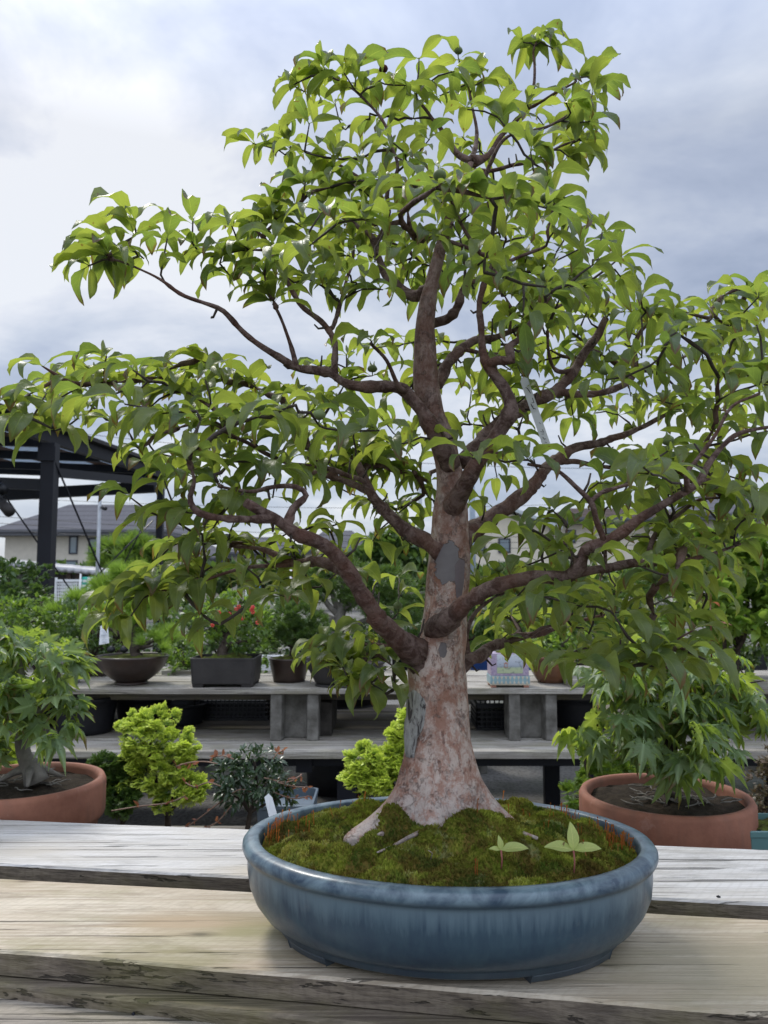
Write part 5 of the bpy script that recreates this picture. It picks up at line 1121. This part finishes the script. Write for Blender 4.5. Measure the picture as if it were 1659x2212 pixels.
lst = [B(770,1385,3.62,45,26,.1), B(720,1390,3.6,35,18,.08)]; limbs(t, (bx_[0], bx_[1], bx_[2]+.1), lst, .012, M_TRK, 6); foliage(t, lst, 110, SMALL, .022, ML['dark'], 6, .3)
t = thing('potted_juniper', 'big spreading juniper with pale shari trunk behind the small juniper', 'bonsai', (P(740, 1450, 4.6)[0], 4.6, GZ)); bx_ = (P(740, 1450, 4.6)[0], 4.6, GZ)
pot_round(t, bx_, .26, .2, .70, M_BLACK, band=.1); lst = [B(830,1250,4.6,60,32,.18), B(740,1235,4.65,70,30,.18), B(850,1320,4.5,70,32,.16), B(680,1275,4.6,50,30,.15), B(790,1290,4.6,70,30,.16), B(640,1300,4.7,45,30,.15), B(880,1390,4.5,60,30,.14), B(920,1280,4.7,50,50,.16), B(800,1380,4.55,50,22,.12), B(700,1250,4.6,40,25,.12)]
soil(t, (bx_[0], bx_[1], GZ+.66), .23); limbs(t, (bx_[0], bx_[1], GZ+.66), lst, .055, M_TRKG, 7); foliage(t, lst, 5200, TUFT, .042, ML['juniper'], 10, .45)
t = thing('potted_shrub', 'bushy low green shrub on a wooden board behind the brown bowl', 'bonsai', sp(398, 4.12)); bx_ = sp(395, 4.10)
MB().box(bx_[0]-.09, bx_[0]+.20, 4.02, 4.2, S3+.0005, S3+.02).build('board', M_SHELF, t, bevel=.002)
lst = [B(395,1405,4.12,36,36,.1), B(385,1440,4.1,40,20,.1), B(430,1430,4.12,30,25,.08), B(560,1445,4.15,30,22,.08), B(575,1410,4.18,20,22,.08)]; limbs(t, (bx_[0], bx_[1], S3+.02), lst, .012, M_TRK, 8); foliage(t, lst, 900, SMALL, .026, ML['green'], 7, .4)
t = thing('potted_shrub', 'dark rectangular pot with dense dark shrub left of the brown bowl', 'bonsai', sp(205, 4.0)); bx_ = sp(196, 4.0)
pot_rect(t, bx_, .20, .16, .075, M_DARKPOT); soil(t, (bx_[0], bx_[1], bx_[2]+.068), .09, .8); lst = [B(190,1375,4.0,50,32,.12), B(160,1335,4.05,50,30,.12), B(225,1400,3.98,36,24,.1), B(230,1320,4.0,36,24,.1), B(140,1400,4.0,34,36,.1)]
limbs(t, (bx_[0], bx_[1], bx_[2]+.07), lst, .022, M_TRK, 9); foliage(t, lst, 1600, SMALL, .026, ML['dark'], 8, .4)
t = thing('potted_shrub', 'small shrub in a white and blue china pot behind the left maple', 'bonsai', sp(145, 3.68)); bx_ = sp(143, 3.7)
pot_round(t, bx_, .085, .06, .075, M_WHITEPOT, band=.1, lip=.02); soil(t, (bx_[0], bx_[1], bx_[2]+.068), .078)
MB().lathe(bx_, [(.0745, .030), (.0765, .038), (.0755, .0375)], 40, caps=False).build('blue_band', mat_plain('cobalt', (.03, .05, .22), .3), t, True)
lst = [B(140,1405,3.7,34,24,.08), B(165,1425,3.7,20,12,.06)]; limbs(t, (bx_[0], bx_[1], bx_[2]+.068), lst, .008, M_TRK, 10); foliage(t, lst, 330, SMALL, .024, ML['bright'], 7, .4)
# painted pot
bx_ = sp(1097, 3.58); t = thing('painted_pot', 'painted rectangular porcelain pot with lilac border and turquoise band right of the trunk', 'plant pot', bx_)
M_LIL = mat_plain('lilac_enamel', (0.44, 0.37, 0.45), .35, .5, .35, 120, .1, c2=(.24, .18, .28)); M_TUR = mat_plain('turquoise', (.27, .40, .43), .35); M_CREAM = mat_plain('cream_pattern', (.62, .55, .42), .4); M_SALM = mat_plain('salmon', (.42, .19, .13), .5)
x, y, z = bx_; W_, D_, H_ = .172, .12, .152
MB().box(x-W_/2, x+W_/2, y-D_/2, y+D_/2, z+.052, z+H_).build('body', M_LIL, t, bevel=.002); MB().box(x-W_/2-.003, x+W_/2+.003, y-D_/2-.003, y+D_/2+.003, z+.016, z+.0515).build('band', M_TUR, t, bevel=.002)
mb = MB()
for i in range(9):
    cx = x-W_/2+.010+i*(W_-.02)/8; yy = y-D_/2-.0045
    mb.add([(cx-.006, yy, z+.018), (cx+.006, yy, z+.018), (cx, yy, z+.034)], [(0, 1, 2)]); mb.add([(cx-.006, yy, z+.050), (cx, yy, z+.034), (cx+.006, yy, z+.050)], [(0, 1, 2)])
mb.build('band_pattern', M_CREAM, t)
mb = MB().box(x-W_/2-.002, x+W_/2+.002, y-D_/2-.002, y+D_/2+.002, z+.0115, z+.0158); mb.build('ledge', M_CREAM, t)
for sx_ in (-1, 1):
    for sy_ in (-1, 1): MB().box(x+sx_*.074-.012, x+sx_*.074+.012, y+sy_*.048-.010, y+sy_*.048+.010, z, z+.0113).build('foot', M_SALM, t, bevel=.002)
m, T, b = newmat('painted_panel'); co = T.co(); zz = T.sep(co)[2]; n = T.noise(co, 60, 5, .7, .8)
cc_ = T.ramp(T.m('ADD', zz, T.m('MULTIPLY', T.m('SUBTRACT', n, .5), .01)), [(.066, (.40, .46, .28)), (.088, (.40, .46, .28)), (.092, (.26, .30, .33)), (.10, (.36, .40, .46)), (.15, (.60, .63, .66))]); cc_ = T.mix(T.ramp(T.noise(co, 45, 6, .75, 1), [(.56, 0.), (.60, .65)]), cc_, (.13, .15, .16)); setb(T, b, col=cc_, rough=.35)
MB().box(x-W_/2+.028, x+W_/2-.028, y-D_/2-.0015, y-D_/2+.001, z+.064, z+H_-.004).build('panel', m, t)
mb = MB(); yy = y-D_/2-.0025; px, pz = x-.018, z+.088       # little pavilion
mb.box(px-.008, px+.008, yy, yy+.0005, pz, pz+.0025); mb.add([(px-.012, yy, pz+.018), (px+.012, yy, pz+.018), (px, yy, pz+.026)], [(0, 1, 2)]); mb.box(px-.007, px-.005, yy, yy+.0005, pz, pz+.018); mb.box(px+.005, px+.007, yy, yy+.0005, pz, pz+.018); mb.build('pavilion_painting', M_SALM, t)
soil(t, (x, y, z+H_+.001), .055, .8, M_MOSSB, .01); lst = [B(1100,1385,3.58,30,18,.06)]; foliage(t, lst, 160, SMALL, .022, ML['bright'], 6, .3)
bx_ = sp(1192, 3.72); t = thing('glazed_bowl', 'ochre glazed bowl of green leaves between painted pot and maple', 'plant pot', bx_)
pot_round(t, bx_, .115, .065, .125, M_BROWNGL, band=.14, lip=.04, bulge=.08); soil(t, (bx_[0], bx_[1], bx_[2]+.112), .104); lst = [B(1180,1390,3.72,32,16,.08), B(1230,1375,3.72,36,22,.08)]; foliage(t, lst, 300, SMALL, .034, ML['bright'], 6, .3); limbs(t, (bx_[0], bx_[1], bx_[2]+.11), lst, .010, M_TRK, 11)
bx_ = sp(1270, 3.6); t = thing('shallow_tray', 'flat unglazed tray on the shelf behind the right maple', 'tray', bx_); pot_rect(t, bx_, .21, .16, .035, M_SHELF, taper=.05, feet=False)
for (u, Y, lab) in ((495, 3.99, 'plain shallow dark dish standing on the rear shelf plank left'), (1045, 3.99, 'dark shallow dish on the rear shelf plank right of trunk')):
    pass
# ------------------------------------------------------------------ plants further back
rb = random.Random(21)
def bush(name, label, cat, lst, n, tm, size, mat, clump=7, up=.4, r0=.03, droop=0, shell=.45, seed=0, trk=None, multi=False):
    c = np.mean([l[0] for l in lst], axis=0); base = (c[0], c[1], GZ); t = thing(name, label, cat, base)
    limbs(t, base, lst, r0, trk or M_TRK, seed); foliage(t, lst, n, tm, size, mat, clump, up, droop, shell, seed=seed); return t
bush('shrub', 'broad-leaved evergreen shrub with large glossy leaves at the right edge', 'shrub', [B(1500,1230,3.7,60,50,.2), B(1570,1190,3.8,70,50,.22), B(1640,1220,3.7,60,70,.22), B(1540,1290,3.6,80,50,.2), B(1620,1330,3.6,60,60,.2), B(1480,1190,3.8,45,35,.18), B(1690,1290,3.6,60,100,.25), B(1520,1360,3.8,60,40,.2)],
     1900, BROAD, .085, ML['bright'], 6, .5, .03, shell=.4, seed=31)
bush('shrub', 'tall dark hedge plant with russet new shoots at the left edge before the shed', 'shrub', [B(20,1250,5.2,50,40,.2), B(60,1290,5.1,40,35,.2), B(0,1320,5.0,60,45,.25), B(80,1250,5.3,24,30,.12)], 1500, SMALL, .045, ML['dark'], 8, .4, seed=32)
bush('shrub', 'small round-leaved light green shrub in front of the steel post', 'shrub', [B(40,1320,4.5,60,26,.2), B(100,1330,4.4,45,26,.2), B(130,1350,4.4,40,28,.2), B(10,1350,4.4,50,30,.2), B(90,1300,4.5,22,20,.1), B(70,1385,4.3,60,30,.2)], 2600, SMALL, .030, ML['green'], 6, .6, seed=33)
bush('pine', 'large pine with long bright needles behind the brown bowl bonsai', 'pine', [B(282,1245,4.6,36,20,.16), B(240,1275,4.6,40,20,.16), B(290,1275,4.6,40,18,.16), B(185,1305,4.5,40,16,.15), B(240,1320,4.5,60,20,.2), B(150,1330,4.4,34,14,.15), B(320,1310,4.6,40,20,.16), B(190,1350,4.4,50,18,.18)], 560, NEED, .10, ML['pine'], 4, .9, .04, seed=34)
bush('hedge', 'dense green hedge behind the display bench left of the bonsai trunk', 'hedge', [B(300,1400,5.4,90,45,.3), B(420,1370,5.6,80,60,.3), B(540,1370,5.8,80,50,.3), B(640,1390,5.6,80,45,.3), B(760,1390,5.6,80,50,.3), B(860,1360,5.8,70,60,.3), B(480,1330,6,70,40,.3), B(380,1310,6,40,35,.2), B(130,1400,5.2,80,40,.3), B(880,1300,6,40,40,.2), B(600,1330,6.2,40,36,.2)], 9500, SMALL, .048, ML['dark'], 9, .5, .03, seed=35)
bush('hedge', 'green conifer hedge behind the display bench right of the bonsai trunk', 'hedge', [B(1040,1330,5.8,60,60,.3), B(1110,1300,6,60,50,.3), B(1190,1310,6,60,55,.3), B(1270,1300,6,60,60,.3), B(1350,1300,6.2,60,60,.3), B(1100,1390,5.6,90,45,.3), B(1240,1390,5.6,90,45,.3), B(1380,1380,5.6,80,50,.3), B(1060,1255,6.6,34,24,.2), B(1000,1300,6.2,40,50,.2), B(1430,1260,6.4,50,40,.2)], 7200, TUFT, .075, ML['juniper'], 9, .6, .03, seed=36)
bush('shrub', 'loose dark shrub in a black pot low at the right edge behind the maple', 'shrub', [B(1640,1390,3.9,50,30,.15), B(1600,1430,3.9,30,22,.12)], 420, SMALL, .04, ML['dark'], 6, .4, .02, seed=37)
bush('shade_tree', 'feathery garden tree in front of the beige house left of the crown', 'tree', [B(290,1180,24,34,16,.9), B(250,1192,24,34,18,.9), B(320,1195,24,32,18,.9), B(280,1215,24,60,18,1.1), B(230,1215,24,20,16,.6), B(340,1212,24,24,16,.6)], 1700, TUFT, .42, ML['green'], 9, .5, .10, seed=38)
bush('shade_tree', 'leafy tree in the distance just left of the bonsai trunk', 'tree', [B(845,1190,20,50,26,1.0), B(800,1215,20,40,22,.9), B(890,1215,20,40,22,.9), B(860,1160,20,26,18,.6), B(880,1170,20,22,24,.6)], 1700, SMALL, .30, ML['dark'], 9, .4, .10, seed=39)
# a third row of staging with white and dark pots behind
rear = thing('rear_staging', 'pale rear plank staging seen between the pots of the display bench', 'plant bench', (0, 5.0, GZ)); RZ = P(800, 1447, 5.0)[2]
for y0 in (4.85, 5.07): MB().box(-3.8, 4, y0, y0+.2, RZ-.03, RZ).build('plank', M_SHELF, rear, bevel=.003)
for x in (-3, -1.2, .6, 2.4): MB().box(x-.05, x+.05, 4.95, 5.15, GZ, RZ-.0305).build('leg', M_CONC, rear, bevel=.003)
for (u, w_, h_, mt, lab) in ((575, .20, .09, M_WHITE, 'white box on the rear staging above the small juniper pot'), (610, .15, .05, M_GALV, 'low pale tray on the rear staging behind the small juniper'), (1040, .16, .10, mat_plain('blue_pot', (.02, .05, .16), .3), 'dark blue square pot on rear staging just right of the trunk'), (1165, .18, .05, mat_plain('blue_tray', (.05, .13, .30), .4), 'blue tray on rear staging beside the ochre bowl'), (1600, .30, .14, M_BLACK, 'black square pot on rear staging at the right edge'), (870, .14, .12, M_BLACK, 'black pot on the rear staging left of the bonsai trunk')):
    c = P(u, 1447, 4.97); t = thing('square_pot', lab, 'plant pot', (c[0], 4.97, RZ)); pot_rect(t, (c[0], 4.97, RZ+.0005), w_, .16, h_, mt, feet=False); soil(t, (c[0], 4.97, RZ+h_-.01), .06, .9)

# ------------------------------------------------------------------ steel canopy on the left
can = thing('steel_canopy', 'dark steel canopy with translucent corrugated roof and tie rods on the left', 'canopy', (-3.0, 6.5, GZ))
M_SHEET, T, b = newmat('corrugated_sheet'); co = T.pos(); setb(T, b, col=(0.60, 0.66, 0.72), rough=.4, spec=.4)
tr = T.n('ShaderNodeBsdfTranslucent', {'Color': (.55, .62, .70, 1)}); ms = T.n('ShaderNodeMixShader', {0: .55, 1: b.outputs[0], 2: tr.outputs[0]}); T.t.links.new(ms.outputs[0], T.t.nodes['Material Output'].inputs[0])
ca, cb = P(-130, 855, 5.3), P(354, 1032, 9.0); cb[2] = ca[2] = (ca[2]+cb[2])/2
e = nrm(cb-ca); perp = np.array([-1.0, .1, 0.0]); perp = nrm(perp)
def cp(s_, q_, dz=0): return ca+(cb-ca)*s_+perp*q_+np.array([0, 0, dz+.05*q_])
MB().bar(cp(0, 0), cp(1, 0), .08, .11).build('eave_beam', M_STEEL, can); MB().bar(cp(0, -.06, .085), cp(1, -.06, .085), .10, .035).build('gutter', M_GREYPOT, can)
for s_ in (.18, .40, .62, .84, .985): MB().bar(cp(s_, .05, -.03), cp(s_, 4, -.03), .05, .08).build('rafter', M_STEEL, can)
for q_ in (.5, 1.1, 1.7, 2.4, 3.2): MB().bar(cp(0, q_, .03), cp(1, q_, .03), .05, .04).build('purlin', mat_plain('purlin_wood%d' % int(q_*10), (.20, .12, .08), .8), can)
mb = MB(); n = 90; vs = []
for i in range(n+1):
    for q_ in (.0, 4.2): vs.append(cp(i/n, q_, .075+.014*math.sin(i*1.6)))
mb.add(vs, [(2*i, 2*i+1, 2*i+3, 2*i+2) for i in range(n)]); o = mb.build('roof_sheet', M_SHEET, can, smooth=True); md = o.modifiers.new('thick', 'SOLIDIFY'); md.thickness = .003
def post(u, Y, v0, w_, nm='post'):
    p = P(u, v0, Y); MB().box(p[0]-w_/2, p[0]+w_/2, Y-w_/2, Y+w_/2, GZ, p[2]).build(nm, M_STEEL, can, bevel=.004); return p
p1 = post(110, 6.52, 958, .115); p2 = post(348, 9.0, 1045, .075)
MB().box(p1[0]-.075, p1[0]+.075, 6.44, 6.46, p1[2]-.16, p1[2]-.04).build('bracket', M_STEEL, can)
MB().bar(P(-100, 1075, 9.3), P(335, 1052, 9.0), .08, .13).build('tie_beam', M_STEEL, can); MB().bar(P(-80, 1040, 7.3), P(110, 1048, 6.6), .06, .10).build('tie_beam', M_STEEL, can); MB().bar(P(110, 1020, 6.6), P(345, 1042, 9.0), .05, .08).build('tie_beam', M_STEEL, can)
for a, b_ in ((P(120, 1000, 6.5), P(232, 1264, 7.5)), (P(10, 1070, 8), P(165, 1292, 9)), (P(330, 1125, 9), P(120, 1332, 7)), (P(305, 1145, 9.1), P(264, 1225, 9.1)), (P(100, 1345, 6.6), P(235, 1242, 7.4))): MB().bar(a, b_, .012).build('tie_rod', M_STEEL, can)
c = P(6, 1062, 6.3); t = thing('floodlight', 'small black spotlight under the canopy at the left edge', 'lamp', c)
MB().tube([P(3,1040,6.3), P(3,1050,6.3)], [.02, .02], 10).build('bracket', M_BLACK, t, True); MB().tube([P(-2,1048,6.3), P(8,1060,6.25)], [.035, .04], 14).build('lamp_head', M_BLACK, t, True); MB().tube([P(2,1085,6.3), P(21,1106,6.2)], [.04, .045], 14).build('lamp_head', M_GREYPOT, t, True); MB().tube([P(3,1060,6.3), P(3,1088,6.3)], [.012, .012], 8).build('arm', M_BLACK, t, True)

# ------------------------------------------------------------------ shed, fence, banners, poles
M_WALL = mat_plain('beige_render', (.58, .54, .46), .9, .1, .06, 3, .1); M_WALL2 = mat_plain('cream_render', (.68, .62, .51), .9, .1, .06, 3, .1); M_FRAME = mat_plain('dark_frame', (.05, .055, .07), .5); M_GUT = mat_plain('gutter_grey', (.12, .125, .14), .5)
m, T, b = newmat('window_glass'); setb(T, b, col=(.10, .15, .18), rough=.08, spec=.8); M_GLASS = m
def roofmat(name, c1, c2, k):
    m, T, b = newmat(name); co = T.pos(); s_ = T.sep(co)
    rows = T.m('FRACT', T.m('MULTIPLY', s_[2], k)); cols_ = T.m('FRACT', T.m('MULTIPLY', s_[0], 3.3))
    e_ = T.m('MAXIMUM', T.ramp(rows, [(0, 1.), (.22, 0.)]), T.m('MULTIPLY', T.ramp(cols_, [(0, 1.), (.12, 0.)]), .5))
    c = T.mix(T.noise(co, 2.5, 4), c1, c2); setb(T, b, col=T.mix(T.m('MULTIPLY', e_, .65), c, tuple(x*.35 for x in c1)), rough=.95, spec=.05, nor=T.bump(rows, .5, .05)); return m
M_RG = roofmat('grey_tiles', (.085, .085, .095), (.125, .125, .14), 2.6); M_RB = roofmat('brown_tiles', (.055, .042, .040), (.085, .067, .062), 2.6)
shed = thing('garden_shed', 'low shed with pale corrugated roof behind the steel post', 'shed', (P(110, 1240, 14)[0], 14, GZ))
a, b_ = P(-60, 1208, 14), P(246, 1237, 14); mb = MB(); n = 60; vs = []
for i in range(n+1):
    p = a+(b_-a)*i/n; vs += [(p[0], 13.9, p[2]+.02*math.sin(i*1.9)), (p[0], 16, p[2]+.03+.02*math.sin(i*1.9))]
mb.add(vs, [(2*i, 2*i+2, 2*i+3, 2*i+1) for i in range(n)]); o = mb.build('roof', mat_plain('pale_sheet', (.38, .385, .40), .5, .4, .2, 2, .1), shed, True); md = o.modifiers.new('thick', 'SOLIDIFY'); md.thickness = .06
for u in (-40, 60, 148, 168, 196, 240): p = P(u, 1240, 14); MB().box(p[0]-.04, p[0]+.04, 14, 14.08, GZ, p[2]+.02).build('post', M_TRK, shed)
MB().box(a[0], b_[0], 15.6, 15.7, GZ, P(0, 1240, 15)[2]).build('back_wall', mat_plain('shed_wall', (.10, .095, .09), .9), shed)
fen = thing('mesh_fence', 'white wire mesh fence beneath the shed roof', 'fence', (P(180, 1300, 13)[0], 13, GZ)); x0, x1 = P(118, 1290, 13)[0], P(246, 1290, 13)[0]; z0, z1 = P(0, 1303, 13)[2], P(0, 1254, 13)[2]; mb = MB()
for i in range(31): x = x0+(x1-x0)*i/30; mb.bar((x, 13, z0), (x, 13, z1), .012)
for i in range(8): z = z0+(z1-z0)*i/7; mb.bar((x0, 13, z), (x1, 13, z), .014 if 0 < i < 7 else .04)
mb.build('mesh_panel', M_WHITE, fen); MB().box(x0, x1, 12.98, 13.1, GZ, z0-.03).build('base_wall', M_CONC, fen)
for i in range(3): x = x0+(x1-x0)*i/2; MB().box(x-.025, x+.025, 12.97, 13.03, z0-.03, z1+.05).build('post', M_WHITE, fen)
wb = P(151, 1280, 13.4); t = thing('barred_window', 'dark louvred window behind the white mesh fence', 'window', wb); q0, q1 = P(136, 1300, 13.4), P(167, 1259, 13.4)
MB().box(q0[0], q1[0], 13.4, 13.45, q0[2], q1[2]).build('pane', M_FRAME, t); mb = MB()
for i in range(8): x = q0[0]+(q1[0]-q0[0])*i/7; mb.bar((x, 13.36, q0[2]), (x, 13.36, q1[2]), .02)
mb.build('bars', M_GALV, t)
def banner(name, lab, u0, v0, u1, v1, Y, base, marks, col2):
    a, b_ = P(u0, v1, Y), P(u1, v0, Y); t = thing(name, lab, 'banner', ((a[0]+b_[0])/2, Y, GZ)); n = 10; vs = []
    for i in range(n+1):
        for z in (a[2], b_[2]): vs.append((a[0]+(b_[0]-a[0])*i/n, Y+.03*math.sin(i*1.1), z))
    o = MB().add(vs, [(2*i, 2*i+2, 2*i+3, 2*i+1) for i in range(n)]).build('cloth', base, t, True); md = o.modifiers.new('thick', 'SOLIDIFY'); md.thickness = .004
    MB().tube([(a[0]-.03, Y, GZ), (a[0]-.03, Y, b_[2]+.05)], [.015, .015], 8).build('pole', M_WHITE, t, True); mb = MB(); W__, H__ = b_[0]-a[0], b_[2]-a[2]
    for (x, z, w_, h_) in marks: mb.box(a[0]+W__*x, a[0]+W__*(x+w_), Y-.045, Y-.040, a[2]+H__*z, a[2]+H__*(z+h_))
    mb.build('lettering', col2, t)
M_TEALB, M_REDB = mat_plain('banner_green', (.03, .33, .27), .7, .2, .05), mat_plain('banner_red', (.68, .06, .09), .7, .2, .05)
banner('banner', 'green and white banner hanging on the mesh fence', 176, 1246, 210, 1300, 12.6, M_TEALB, [(.42, .02, .56, .96), (.08, .30, .3, .10), (.2, .12, .12, .2), (.06, .60, .34, .08), (.12, .78, .26, .10)], M_WHITE)
banner('banner', 'red banner with white marks glimpsed between leaves left of the trunk', 633, 1222, 658, 1306, 9.5, M_REDB, [(.15, .80, .7, .06), (.4, .64, .14, .26), (.2, .62, .6, .05), (.2, .45, .6, .035), (.2, .38, .6, .03), (.3, .28, .4, .04)], M_WHITE)
banner('banner', 'small blue banner glimpsed left of the red banner', 538, 1262, 562, 1296, 9.8, mat_plain('banner_blue', (.04, .16, .48), .7), [(.2, .5, .5, .2)], M_REDB)
def pole(name, lab, u, Y, v0, r_, mat):
    p = P(u, v0, Y); t = thing(name, lab, 'pole', (p[0], Y, GZ)); MB().tube([(p[0], Y, GZ), (p[0], Y, p[2])], [r_, r_*.9], 14).build('shaft', mat, t, True); return t, p
t, p = pole('steel_pole', 'slim galvanised pole with a small security camera in front of the beige house', 216.5, 12, 1058, .030, M_GALV)
MB().box(p[0]-.09, p[0]+.11, 11.97, 12.03, p[2], p[2]+.03).build('cap', M_GALV, t); q = P(226, 1098, 12); MB().bar((p[0], 12, q[2]+.02), (q[0], 11.9, q[2]+.01), .02).build('arm', M_GALV, t); MB().tube([(q[0], 11.9, q[2]), (q[0]+.07, 11.86, q[2]-.02)], [.03, .03], 10).build('camera_head', M_BLACK, t, True)
pole('utility_pole', 'grey-blue utility pole rising behind the bonsai trunk', 1019, 26, 985, .105, mat_plain('pole_paint', (.30, .36, .42), .6))
pole('utility_pole', 'thin distant utility pole left of the bonsai trunk', 907, 45, 990, .12, M_GALV)
for i, (va, vb, Ya, lab) in enumerate(((1093, 1118, 30, 'uppermost of the faint power lines crossing left to right'), (1108, 1128, 30, 'second faint power line crossing the sky'), (1122, 1140, 30, 'third faint power line just above the roofs'), (1060, 1040, 34, 'faint power line rising slightly towards the right'), (880, 1000, 28, 'steep power line behind the lower left crown'))):
    pa, pb_ = P(-300, va, Ya), P(1950, vb, Ya+8); pts_ = [pa+(pb_-pa)*k/24-np.array([0, 0, 1.1*math.sin(math.pi*k/24)]) for k in range(25)]; c = pts_[12]; t = thing('power_line', lab, 'power line', c); MB().tube(pts_, [.011]*25, 5).build('cable', M_STEEL, t, True)

# ------------------------------------------------------------------ houses
def house(lab, u0, u1, vt, Y, dep, wall, roof, rtype, vr, ru0=None, ru1=None, wins=(), over=.5, low=None):
    """u0..u1 wall extent, vt eave height, vr ridge height in the picture at depth Y"""
    a, b_ = P(u0, vt, Y), P(u1, vt, Y); x0, x1, ze = a[0], b_[0], a[2]; zr = P(0, vr, Y+dep/2)[2]; t = thing('house', lab, 'house', ((x0+x1)/2, Y, GZ))
    if rtype == 'gablefront':
        xm = P(ru0, vr, Y)[0]; zr = P(0, vr, Y)[2]
        MB().add([(x0, Y, GZ), (x1, Y, GZ), (x1, Y, ze), (xm, Y, zr-.15), (x0, Y, ze), (x0, Y+dep, GZ), (x1, Y+dep, GZ), (x1, Y+dep, ze), (xm, Y+dep, zr-.15), (x0, Y+dep, ze)], [(0,1,2,3,4), (9,8,7,6,5), (0,4,9,5), (1,6,7,2), (4,3,8,9), (3,2,7,8)]).build('wall', wall, t)
        mb = MB()
        for xs, zs in (((x0-over), ze-(zr-ze)*over/(xm-x0)), ((x1+over), ze-(zr-ze)*over/(x1-xm))):
            mb.add([(xs, Y-over, zs), (xm, Y-over, zr), (xm, Y+dep, zr), (xs, Y+dep, zs), (xs, Y-over, zs+.18), (xm, Y-over, zr+.18), (xm, Y+dep, zr+.18), (xs, Y+dep, zs+.18)], [(0,1,2,3), (4,7,6,5), (0,4,5,1), (3,2,6,7), (0,3,7,4), (1,5,6,2)])
        mb.build('roof', roof, t)
    else:
        MB().box(x0, x1, Y, Y+dep, GZ, ze).build('wall', wall, t); ra, rb__ = P(ru0, vr, Y+dep/2)[0], P(ru1, vr, Y+dep/2)[0]
        e0, e1, f0, f1 = x0-over, x1+over, Y-over, Y+dep+over
        MB().add([(e0, f0, ze), (e1, f0, ze), (e1, f1, ze), (e0, f1, ze), (ra, Y+dep/2, zr), (rb__, Y+dep/2, zr)], [(0,1,5,4), (2,3,4,5), (1,2,5), (3,0,4), (3,2,1,0)]).build('roof', roof, t)
        MB().box(e0, e1, f0-.12, f0, ze-.05, ze+.12).build('gutter', M_GUT, t); MB().box(e0, e1, f0+.01, f1, ze-.25, ze-.02).build('soffit', M_GUT, t)
    for (wu0, wv0, wu1, wv1) in wins:
        p0, p1 = P(wu0, wv1, Y), P(wu1, wv0, Y); f_ = MB()
        k = .09
        for bx in ((p0[0]-k, p1[0]+k, p1[2], p1[2]+k), (p0[0]-k, p1[0]+k, p0[2]-k, p0[2]), (p0[0]-k, p0[0], p0[2], p1[2]), (p1[0], p1[0]+k, p0[2], p1[2])): f_.box(bx[0], bx[1], Y-.08, Y-.002, bx[2], bx[3])
        w_ = f_.build('window', M_FRAME, t); g_ = MB().box(p0[0], p1[0], Y-.05, Y-.004, p0[2], p1[2]).build('pane', M_GLASS, t); g_.parent = w_
    return t
house('beige two-storey house with grey hipped roof behind the canopy', 12, 346, 1150, 50, 9, M_WALL, M_RG, 'hip', 1090, 150, 300, ((152,1161,166,1194), (194,1165,212,1201), (120,1213,165,1230)), over=.9)
house('small pale house beyond the lower left branches', 368, 470, 1208, 60, 8, M_WALL2, M_RG, 'hip', 1168, 400, 440, ((395,1215,410,1228),))
house('distant house with dark roof behind the lower left foliage', 500, 640, 1196, 62, 9, M_WALL, M_RG, 'hip', 1160, 540, 600, ((530,1206,545,1220), (590,1206,606,1220)))
house('distant grey-roofed house glimpsed left of the trunk', 660, 800, 1190, 58, 9, M_WALL2, M_RG, 'hip', 1146, 700, 760, ((700,1200,715,1214),))
house('cream gable-fronted house just right of the bonsai trunk', 1010, 1186, 1136, 42, 9, M_WALL2, mat_plain('white_roof', (.50, .55, .57), .5), 'gablefront', 1095, 1075, wins=((1080,1166,1099,1191), (1030,1170,1045,1188)), over=.6)
house('cream house with brown tiled roof and a pointed gable right of the trunk', 1196, 1452, 1124, 46, 9, M_WALL2, M_RB, 'hip', 1098, 1225, 1425, ((1225,1148,1240,1170), (1310,1140,1345,1152)), over=.9)

house('grey house with grey tiled roof at the right edge', 1502, 1800, 1116, 46, 10, M_WALL, M_RG, 'hip', 1062, 1530, 1760, ((1560,1140,1590,1162), (1622,1140,1645,1175)), over=.9)
house('beige house partly hidden between the brown-roofed and grey-roofed houses', 1455, 1500, 1140, 70, 9, M_WALL, M_RG, 'hip', 1110, 1465, 1490)
hz = thing('hedge', 'long low hedge in front of the far houses', 'hedge', (0, 34, GZ))
foliage(hz, [B(u, 1250, 34, 80, 22, 1.0) for u in range(-60, 1760, 90)], 9000, SMALL, .42, ML['dark'], 9, .5, shell=.2, seed=50)
